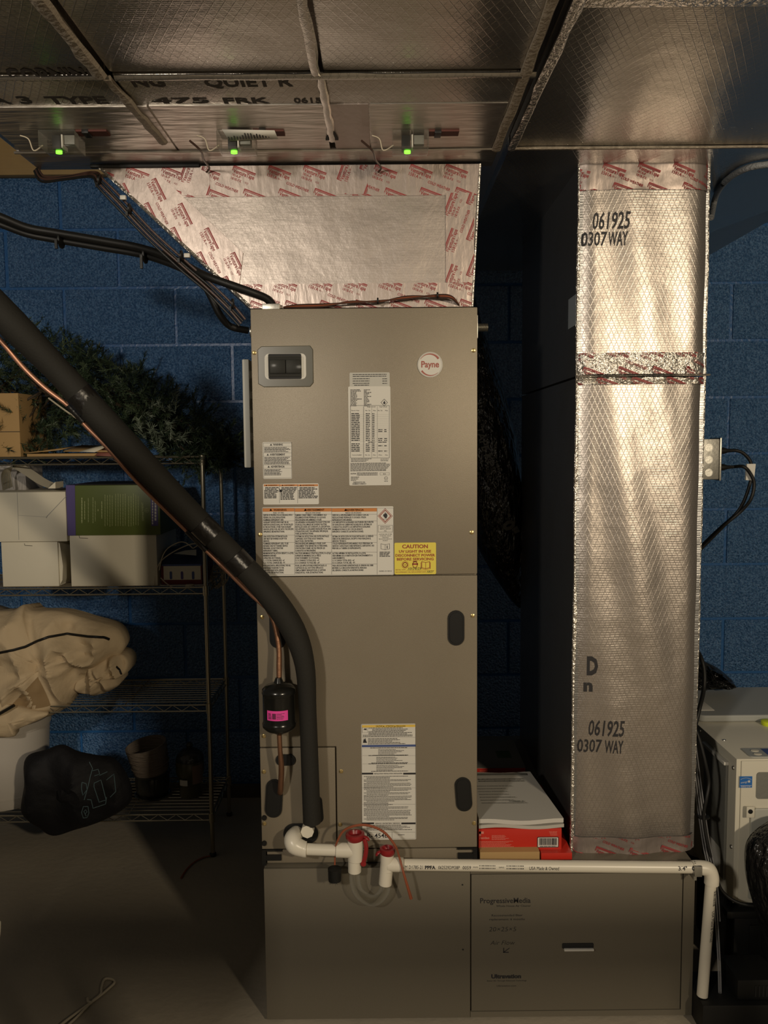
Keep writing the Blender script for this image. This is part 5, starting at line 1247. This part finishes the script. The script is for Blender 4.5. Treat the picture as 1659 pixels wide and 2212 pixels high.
for zq in (.035, .068, .088):
    b.tube([Vector((c_.x, Yp, c_.z)) + tilt @ Vector(((43.5 - 3.5 * (1 - zq / .11)) * s * math.cos(a * .2618), (43.5 - 3.5 * (1 - zq / .11)) * s * math.sin(a * .2618), zq)) for a in range(25)], .0018, 5)
b.build('rope_band', m_woven, wp_, kind='stuff')
# lidded jar
jr = empty('lidded_jar', at(411, 1740, Yp), 'olive glass jar with domed dark lid and paper label beside the shelf post', 'jar')
cj = X(411, Yp, 1680); r = 31 * s; za, zb_ = z4, Z(1640, Yp, 411)
MB().lathe([(r * .7, za), (r * .78, za + .004), (r * .8, za + .07), (r * .97, za + .085), (r, za + .1), (r, zb_ - .01), (r * .94, zb_)], (cj, Yp, 0), 36).build('glass', m_olive, jr, smooth=True)
MB().lathe([(r * 1.0, zb_), (r * 1.01, zb_ + .006), (r * .9, zb_ + .022), (r * .55, zb_ + .036), (r * .2, zb_ + .040), (r * .22, zb_ + .048), (r * .27, zb_ + .055), (r * .15, zb_ + .064), (.001, zb_ + .066)], (cj, Yp, 0), 36).build('lid', m_glaze, jr, smooth=True)
def jl(name, a0, a1, y0, y1, m):
    n = 8; k = MB(); A = [R(a0 + (a1 - a0) * i / n) for i in range(n + 1)]; rq = r * 1.006
    k.add([(cj + rq * math.cos(a), Yp + rq * math.sin(a), z) for z in (Z(y1, Yp, 411), Z(y0, Yp, 411)) for a in A], [[i, i + 1, n + 2 + i, n + 1 + i] for i in range(n)]); k.build(name, m, jr)
jl('side_label', -68, -15, 1645, 1684, mat('faded_label', (.20, .13, .09), .6)); jl('price_tag', -122, -88, 1674, 1686, m_paper)

# ================================================================ BETWEEN THE CABINETS
fd = empty('wrapped_flex_duct', at(1085, 1310, 2.95), 'length of flexible duct in crinkled black plastic leaning between air handler and return drop', 'flexible duct')
s = 2.95 / F_PX
MB().tube([at(*q) for q in ((1010, 640, 2.98), (1018, 720, 2.97), (1030, 850, 2.95), (1048, 960, 2.93), (1068, 1080, 2.92), (1088, 1180, 2.92), (1108, 1260, 2.93), (1124, 1312, 2.95))], [k * s for k in (14, 26, 60, 68, 66, 52, 26, 3)], 40, sub=10).build('plastic_sleeve', m_poly, fd, smooth=True)
m_gi = mat('grey_print_on_black', (.26, .26, .25), .4)
skf = Skin(fd.children[0])
def on_sleeve(a, b_): return skf(a, b_, .0015) or at(a, b_, 2.95)
pr = Print(); pr.text('R TAPE KP', 1020, -905, 16, w=110, rot=-72, bold=.02, shear=.1); pr.text('10"', 1078, -1120, 24, w=46, rot=-62, bold=.05)
for k in range(9): pr.line([(1050 + k * 4.5, -985 - k * 9), (1068 + k * 4.5, -978 - k * 9)], 1.0)
for k in range(5): pr.line([(1050 + k * 4.6, -985 + 1 * k), (1088 + k * 4.6, -1060 + k)], .8)
pr.build('print', m_gi, fd, warp=lambda a, b_: on_sleeve(a, -b_))
# boxes and papers on top of the filter cabinet
YX = 2.03
t, x0, x1, zq = carton('brown_box', 1037, 1841, 1166, 1856, 2.005, 2.30, zB1, m_card, 'low brown carton under the red box on the filter cabinet')
t, x0, x1, zq = carton('red_box', 1169, 1843, 1236, 1858, 2.01, 2.32, zB1, m_red, 'flat red box under the bright red box, beside the low brown carton')
t2, *_ = carton('red_box_end', 1168, 1842, 1236, 1858, 2.15, 2.6, zB1, m_red, 'x') if False else (None, 0)
t, x0, x1, zr_ = carton('red_box', 1034, 1791, 1213, 1838, YX, 2.30, Z(1838, YX, 1120), m_red, 'bright red box with a bar code, topped by manuals, nearest the white drain pipe', bev=.0015)
t['category'] = 'box'
MB().box(X(1101, YX, 1840), X(1146, YX, 1840), YX - .001, YX + .001, Z(1843, YX, 1120), Z(1838, YX, 1120)).build('tuck_tab', m_red, t)
p = PX(YX); p.r(1035, 1796, 1039, 1806); p.r(1035, 1796, 1045, 1801); p.t('resideo', 1036, 1812, 5, 22, bold=.03)
rnd = random.Random(8)
for k in range(5): p.g(1062, 1092 + rnd.uniform(-4, 10), 1805 + k * 2.2, .9, rnd)
for k in range(8): p.g(1036, 1098 + rnd.uniform(-10, 36), 1818 + k * 2.4, .9, rnd)
for k in range(4): p.g(1186 + k, 1204, 1797 + k * 2.4, .9, rnd)
p.put('print', m_redp, t, .0006)
p = PX(YX); a, q = p.P(1161, 1830), p.P(1206, 1808); p.poly(rrect(a[0] - .001, q[0] + .001, a[1] - .001, q[1] + .001, .003)); p.put('label_border', m_dk, t, .0006)
p = PX(YX); p.poly(rrect(a[0] + .0006, q[0] - .0006, a[1] + .0006, q[1] - .0006, .002)); bl = p.put('barcode_label', m_paper, t, .0009)
p = PX(YX); x = 1165
while x < 1203: w = rnd.uniform(.5, 1.8); p.r(x, 1810, x + w, 1825); x += w + rnd.uniform(.5, 1.4)
p.g(1166, 1203, 1828.5, 1.6, rnd); p.put('print', m_black_ink, bl, .0014)
# manuals
zz_ = zr_
for k, (dx, lb_) in enumerate(((3, 'lower stapled manual lying on the bright red box'), (0, 'white instruction manual with printed cover lying topmost on the red box'))):
    t = empty('manual', (0.3, 2.1, zz_), lb_, 'booklet')
    xa_, xb_ = X(1034, YX, 1790), X(1216 + dx * .5, YX, 1785)
    yb2 = 2.33; n = 10; vs = []
    for j, y in enumerate((YX - .004 - k * .002, yb2)):
        for dz in (0, .0085 if k == 0 else .011):
            for i in range(n + 1):
                u = i / n; vs.append((xa_ + (xb_ - xa_ - (.03 if j else 0)) * u, y, zz_ + dz + (.003 * math.sin(u * 7 + k) + .003) * (1 - .5 * j)))
    m1 = n + 1; fs = []
    for i in range(n):
        fs += [[i, i + 1, m1 + i + 1, m1 + i], [2 * m1 + i, 3 * m1 + i, 3 * m1 + i + 1, 2 * m1 + i + 1], [m1 + i, m1 + i + 1, 3 * m1 + i + 1, 3 * m1 + i], [i, 2 * m1 + i, 2 * m1 + i + 1, i + 1]]
    fs += [[0, m1, 3 * m1, 2 * m1], [n, 2 * m1 + n, 3 * m1 + n, m1 + n]]
    b = MB(); b.add(vs, fs); pg_ = b.build('pages', mat('booklet_paper%d' % k, (.44 + .1 * k, .42 + .1 * k, .37 + .1 * k), .6), t)
    if k:
        zt2 = zz_ + .0182; pr = Print(); rnd = random.Random(31)
        pr.rect(xa_ + .0, xb_ - .045, yb2 - .034, yb2 - .02)
        pr.greek(xa_ + .03, xb_ - .06, yb2 - .065, .006, rnd); pr.greek(xa_ + .03, xb_ - .06, yb2 - .078, .006, rnd)
        for j in range(7): pr.greek(xa_ + .02, xb_ - .045, yb2 - .11 - j * .018, .003, rnd, rnd.uniform(.4, .95))
        pr.greek(xa_ + .10, xa_ + .13, 2.12, .006, rnd)
        pr.build('print', m_greyd, pg_, (0, 0, zt2), (1, 0, 0), (0, 1, 0))
    zz_ += .0125
t, x0, x1, zq = carton('red_box', 1020, 1660, 1135, 1700, 2.50, 2.74, zB1, m_red, 'farther red box with a grey top, behind the stack of manuals', bev=.0015)
MB().box(x0, x1, 2.50, 2.74, zq, zq + .0015).build('grey_top', mat('grey_card', (.20, .19, .165), .5), t)
MB().box(x1 - .075, x1 - .03, 2.58, 2.64, zq + .0015, zq + .0022).build('green_sticker', mat('dull_green', (.06, .10, .03), .5), t)
p = PX(2.50); rnd = random.Random(41)
for k in range(7): p.g(1036, 1080, 1666 + k * 3, 1, rnd, .9); p.g(1084, 1130, 1666 + k * 3, 1, rnd, rnd.uniform(.6, .9))
p.put('print', m_redp, t, .0006)

# ================================================================ RIGHT SIDE
YU = 2.10
ux0 = X(1588, YU, 1800); uz1 = Z(1641, YU, 1592); uz0 = Z(1962, YU, 1600)
uyb = atz(1560, 1484, uz1 + .02).y; uyl = atz(1560, 1560, uz1).y; ux1 = ux0 + .62
un = empty('dehumidifier_unit', (ux0, YU, uz0), 'cream white boxy dehumidifier with grey lid and blue energy badge', 'dehumidifier')
MB().box(ux0, ux1, YU + .004, uyb, uz0 + .012, uz1, .003).build('cabinet', m_cream, un)
MB().prism(rrect(ux0 + .010, ux1 - .01, uyl, uyb - .002, .02), uz1, uz1 + .020, 'xy').build('grey_lid', m_grey, un, bevel=.004)
q = atz(1525, 1528, uz1 + .02); MB().box(ux0 + .022, ux0 + .075, q.y - .03, q.y + .05, uz1 + .0195, uz1 + .0212, .0005).build('lid_recess', m_white, un)
MB().box(ux0 + .012, ux1, YU, YU + .004, uz0 + .02, uz1 - .004, .0015).build('front_panel', m_cream, un)
a, q = at(1634, 1668, YU), at(1700, 1725, YU); MB().prism(rrect(a.x, q.x + .3, q.z, a.z, .008), YU - .0012, YU + .0002).build('grille_window', m_greyd, un)
a, q = at(1620, 1745, YU), at(1700, 1960, YU); b = MB(); b.prism([(a.x, uz0 + .03), (a.x, a.z - .012), (a.x + .012, a.z), (ux1 - .02, a.z), (ux1 - .02, uz0 + .03)], YU - .008, YU); b.build('lower_panel', mat('grey_cream_enamel', (.42, .42, .37), .4), un, bevel=.002)
c_ = at(1615, 1747, YU); k = MB().box(c_.x - .010, c_.x + .012, YU - .016, YU - .0085, c_.z - .018, c_.z + .012, .003).build('latch', m_cream, un)
MB().lathe([(.006, 0), (.006, -.002), (.002, -.0025)], (c_.x, YU - .016, c_.z), 10, 'y').build('latch_screw', m_black, k)
# energy badge
a, q = at(1598, 1677, YU), at(1624, 1701, YU); bd = MB().box(a.x, q.x, YU - .0012, YU + .0002, q.z, a.z).build('energy_badge', m_estar, un)
p = PX(YU); p.l([(1600 + k * 2, 1683 - 3.2 * math.sin(k / 11 * math.pi)) for k in range(12)], .8); p.t('energy', 1600, 1692, 4.2, 15, shear=.3, rot=8); p.r(1599, 1696.2, 1623, 1696.8); p.t('ENERGY STAR', 1600.5, 1700, 2.6, 21)
st = [(1617.5 + (4 if k % 2 == 0 else 1.7) * math.sin(k * math.pi / 5), 1687.5 - (4 if k % 2 == 0 else 1.7) * math.cos(k * math.pi / 5)) for k in range(10)]
for k in range(0, 10, 2): p.pg([(1617.5, 1687.5), st[k - 1], st[k], st[(k + 1) % 10]])
p.put('print', m_paper, bd, .0016)
# control panel on the top
q0 = atz(1612, 1637, uz1); q1 = atz(1612, 1618, uz1)
cpn = MB().prism(rrect(q0.x + .012, q0.x + .30, q0.y, q1.y, .010), uz1, uz1 + .003, 'xy').build('control_panel', m_grey, un)
MB().box(q0.x + .062, q0.x + .2, q0.y + .012, q1.y - .008, uz1 + .003, uz1 + .0036).build('display', m_blu, cpn)
for k in (0, 1): MB().lathe([(.009, 0), (.009, .0015), (.004, .002)], (q0.x + .038 + k * .003, (q0.y + q1.y) / 2 - .014 + k * .024, uz1 + .003), 12, sx=1.2, sy=.8).build('button', m_cream, cpn)
q = atz(1655, 1566, uz1); MB().lathe([(.018, 0), (.020, .004), (.020, .012), (.016, .014)], (q.x + .006, q.y, uz1), 20).build('lime_cap', m_lime, un)
# left flank
f = lambda px, py: (lambda d: (CZ + d.z * (ux0 / d.x), ux0 / d.x * d.y))(fw * F_PX + rt * (px - W_PX / 2) - up * (py - H_PX / 2))
MB().box(ux0 - .008, ux0, YU + .05, YU + .20, uz0 + .05, uz1 - .035, .003).build('filter_door', m_greyd, un)
MB().box(ux0 - .014, ux0 - .0005, YU + .048, YU + .205, uz1 - .035, uz1 - .026, .002).build('door_grip', m_white, un)
MB().box(ux0 - .0092, ux0 - .0082, YU + .07, YU + .16, uz0 + .06, uz0 + .13).build('side_label', m_paper, un)
for (dy, z) in ((.02, uz1 - .03), (.02, uz0 + .16), (.33, uz1 - .02), (.25, uz1 - .012)): MB().lathe([(.006, 0), (.005, -.003), (.001, -.0035)], (ux0, YU + dy, z), 8, 'x').build('screw', m_galv, un)
for dx in (.12, .3): MB().lathe([(.005, 0), (.004, .0025)], (ux0 + dx * .2, YU + .02 + dx, uz1), 8).build('screw', m_galv, un)
MB().box(ux0 + .02, ux0 + .09, YU + .01, YU + .06, uz0 - .004, uz0 + .012, .002).build('foot', m_black, un)
MB().box(ux0 + .45, ux0 + .52, YU + .01, YU + .06, uz0 - .004, uz0 + .012, .002).build('foot', m_black, un)
# black stand below
st_ = empty('black_stand', (ux0 + .3, YU, 0), 'black plastic storage tote supporting the cream dehumidifier', 'tote')
zs = uz0 - .004
MB().box(ux0 - .02, ux1 + .02, YU - .01, uyb, zs - .02, zs, .004).build('lid', m_black, st_)
MB().box(ux0 + .01, ux1, YU + .015, uyb - .03, 0, zs - .02, .01).build('tote_body', m_black, st_)
MB().box(ux0 + .05, ux0 + .14, YU + .008, YU + .016, zs - .13, zs - .05, .004).build('embossed_panel', m_black, st_)
pp = empty('condensate_pump', at(1560, 2160, 1.93), 'low black condensate pump on the floor receiving the white drain pipe', 'pump')
zp = at(1520, 2152, YR).z
MB().box(X(1506, YR, 2170), X(1506, YR, 2170) + .30, YR - .035, YR + .10, 0, zp, .006).build('tank', m_black, pp)
MB().box(X(1585, YR, 2120), X(1506, YR, 2170) + .29, YR - .02, YR + .085, zp, zp + .055, .01).build('motor_cover', m_black, pp)
for k in range(7): MB().box(X(1622 + k * 8, YR, 2150), X(1625 + k * 8, YR, 2150), YR - .0215, YR - .0195, zp + .012, zp + .040).build('vent_slot', m_dk, pp)
c_ = at(1555, 2152, YR + .01); MB().lathe([(.010, -.006), (.012, 0), (.010, .006)], c_, 12).build('hose_clamp', m_galv, pp)
jg = empty('white_jug', at(1535, 2150, 2.35), 'white plastic pail with a black band behind the drain pipe', 'pail')
c_ = at(1508, 2140, 2.42); b = MB(); b.lathe([(.05, 0), (.055, .01), (.056, .16), (.050, .165), (.052, .20), (.050, .27), (.040, .29), (.001, .292)], (c_.x, 2.42, 0), 28); b.build('pail_body', m_bucket, jg, smooth=True)
MB().lathe([(.0565, .150), (.0585, .152), (.0585, .160), (.0565, .162)], (c_.x, 2.42, 0), 28).build('band', m_black, jg)
# garbage bags
gb = empty('garbage_bag', at(1690, 2000, 1.95), 'large shiny black garbage bag slumped against the dehumidifier front', 'bag')
pillow(MB(), [(1612, 1850), (1622, 1815), (1650, 1788), (1700, 1765), (1760, 1790), (1790, 1900), (1790, 2030), (1775, 2104), (1700, 2112), (1657, 2092), (1648, 2030), (1632, 1970), (1616, 1910)], 2.02, .10, .04, rings=12, n=100, wr=.06, sc=5, seed=21, cen=(1700, 1890), ridge=True).build('bag_body', m_poly, gb, smooth=True)
gb2 = empty('garbage_bag', at(1540, 1482, 2.7), 'small crumpled black plastic bag lying on the grey lid by the wall', 'bag')
yb_ = uyb - .06
pillow(MB(), [(1470, 1450), (1505, 1425), (1540, 1437), (1566, 1455), (1584, 1474), (1580, 1486), (1500, 1488), (1465, 1480)], yb_, .05, .05, rings=10, n=80, wr=.04, sc=16, seed=33, ridge=True).build('bag_body', m_poly, gb2, smooth=True)
# outlet box on the drop's flank, its plugs and cords
YO = 2.35
ob = empty('outlet_box', (rx1 + .002, YO, Z(1035, YO, 1540)), 'galvanised outlet box with round knockouts mounted on the flank of the return drop', 'outlet box')
ox1 = X(1554, YO, 1000); oz0, oz1 = Z(1036, YO, 1540), Z(948, YO, 1540)
MB().box(rx1 + .002, ox1, YO, YO + .07, oz0, oz1, .003).build('box_body', m_galv, ob)
MB().box(ox1, ox1 + .005, YO - .003, YO + .073, oz0 - .003, oz1 + .003, .001).build('cover_plate', m_galv, ob)
for py in (967, 993, 1021):
    c_ = at(1531, py, YO); MB().lathe([(.0112, .0005), (.0112, -.0009), (.0100, -.0009), (.0098, -.0001), (.001, -.0001)], (c_.x, YO, c_.z), 20, 'y').build('knockout', m_galv, ob)
def plug(py, P, label):
    t = empty('appliance_cable', at(1575, py, YO), label, 'cable', None)
    a = at(1561, py, YO); a.y += .03; a.x = ox1 + .0055
    b = MB(); b.tube([a, a + Vector((.018, 0, 0)), a + Vector((.030, 0, .0)), a + Vector((.052, 0, .001))], [.0125, .012, .007, .0052], 12, flat=.8); b.build('plug', m_black, t, smooth=True)
    MB().tube([a + Vector((.05, 0, .001))] + [at(*q) for q in P], .0048, 10, sub=6).build('cord', m_black, t, smooth=True)
    return t
t = plug(974, [(1604, 978, 2.38), (1620, 995, 2.38), (1624, 1018, 2.38), (1620, 1045, 2.38), (1606, 1085, 2.38), (1588, 1112, 2.38), (1560, 1137, 2.40), (1530, 1165, 2.42), (1500, 1195, 2.44)], 'upper black power cord with a white tag, curving down behind the drop')
tg = MB(); a = at(1619, 1020, 2.372); tg.prism([(a.x - .012, a.z + .024), (a.x + .013, a.z + .024), (a.x + .009, a.z - .024), (a.x - .014, a.z - .022)], 2.362, 2.370); tg.build('cord_tag', m_paper, t)
plug(1010, [(1606, 1008, 2.35), (1620, 1022, 2.35), (1629, 1045, 2.35), (1622, 1078, 2.35), (1600, 1105, 2.37), (1570, 1130, 2.38), (1535, 1165, 2.41), (1500, 1200, 2.43)], 'lower black power cord bowing out furthest from the outlet box')
cable('hanging_cable', [(1495, 1390, 2.35), (1513, 1418, 2.3), (1521, 1450, 2.28), (1520, 1490, 2.26), (1511, 1530, 2.22), (1500, 1575, 2.2)], .006, m_black, 'black cord hanging past the small crumpled bag behind the drop', 'cord')
cable('hanging_cable', [(1500, 1570, 2.10), (1512, 1602, 2.09), (1524, 1650, 2.08), (1531, 1690, 2.08), (1526, 1725, 2.07), (1520, 1765, 2.07), (1530, 1830, 2.06), (1546, 1890, 2.055), (1560, 1925, 2.05), (1590, 1948, 2.04), (1630, 1957, 2.03), (1680, 1960, 2.03)], .0045, m_black, 'long black cord draped along the dehumidifier flank and under its front', 'cable')
for k in range(3):
    o = k * 5
    cable('clear_tube', [(1490 + o, 1600, 2.14), (1503 + o, 1700, 2.11), (1512 + o, 1765, 2.09), (1522 + o, 1830, 2.07), (1536 + o, 1900, 2.03), (1543 + o, 1990, 1.99), (1550 + o * .7, 2080, 1.97), (1553 + o * .5, 2152, 1.962)][: 8 if k == 1 else 6], .0042, m_gel, ('clear vinyl tube nearest the drop', 'longest clear vinyl tube, running down into the black pump', 'clear vinyl tube nearest the cream dehumidifier')[k], 'tube', n=8)
p0 = at(1519, 1764, 2.085); t = MB().lathe([(.014, -.002), (.016, -.002), (.016, .002), (.014, .002)], p0, 14).build('cable_tie', m_black); setp(t, 'black cable tie around the clear tubes beside the dehumidifier', 'cable tie')

# ---- floor things
fcord = empty('string_loop', atz(230, 2150, .004), 'thin white cord with a loose loop lying on the concrete floor', 'cord')
def fl_(zx, zy): return atz(zx / 2.765, 1750 + zy / 2.765, .0045)
MB().tube([fl_(*q) for q in ((300, 1340), (370, 1277), (480, 1195), (590, 1115), (650, 1065), (684, 1030), (668, 1010), (625, 1010), (606, 1060), (600, 1100), (540, 1152), (470, 1225), (400, 1290), (330, 1350))], .0032, 8, sub=6).build('jacket', m_cord, fcord, smooth=True)
MB().tube([fl_(548, 1150), fl_(528, 1145), fl_(524, 1125)], .004, 8, sub=4).build('knot', m_cord, fcord, smooth=True)
fs_ = empty('floor_strap', atz(420, 1865, .004), 'thin red-brown strap curling on the floor at the shelving post', 'strap')
MB().tube([atz(*q, .004) for q in ((455, 1849), (440, 1852), (420, 1862), (403, 1878), (391, 1897))], .0035, 6, sub=5, flat=.5).build('strap_body', m_orange_cable, fs_, smooth=True)
xx = X(4, 1.93, 2010); zc2 = Z(1985, 1.93, 3)
wc = empty('white_carton', (xx - .02, 1.93, 0), 'white carton on the floor, only its edge showing at the far left', 'box')
MB().prism([(xx - .30, 0), (xx - .045, 0), (xx - .002, zc2 - .03), (xx, zc2 - .006), (xx - .006, zc2), (xx - .30, zc2)], 1.91, 1.93).build('carton_side', m_whitebox, wc, bevel=.002)
# ---- unseen furniture added outside the view to cast shade into the scene
cb = empty('tall_light_blocker', (-.88, .7, 0), 'tall narrow wooden storage cabinet standing left of the camera, outside the view', 'cabinet')  # added to keep the second lamp off the lower wall and shelves
MB().box(-1.075, -.745, .55, .86, .06, 1.655, .004).build('blocker_body', m_wood, cb)
for k in (0, 1): MB().box(-1.07 + k * .163, -.912 + k * .163, .861, .877, .08, 1.64, .002).build('door', m_wood, cb)
MB().box(-1.075, -.745, .57, .84, 0, .06).build('plinth', m_dk, cb)
lc = empty('low_light_blocker', (-1.25, .7, 0), 'low wooden cabinet beside the tall narrow one, outside the view', 'cabinet')  # added to keep the second lamp off the near floor
MB().box(-1.70, -1.08, .55, .86, 0, 1.20, .004).build('blocker_body', m_wood, lc)
MB().box(-1.69, -1.09, .861, .875, .05, 1.17, .002).build('door', m_wood, lc)
wb = empty('workbench', (.8, .45, 0), 'narrow wooden workbench standing before the filter cabinet, below the view', 'workbench')  # added so its shadow falls on the filter cabinet and floor
MB().box(.28, 1.30, .43, .61, .97, 1.0, .003).build('blocker_top', m_wood, wb)
for x in (.32, 1.26):
    for y in (.45, .585): MB().box(x - .02, x + .02, y - .02, y + .02, 0, .97).build('leg', m_wood, wb)
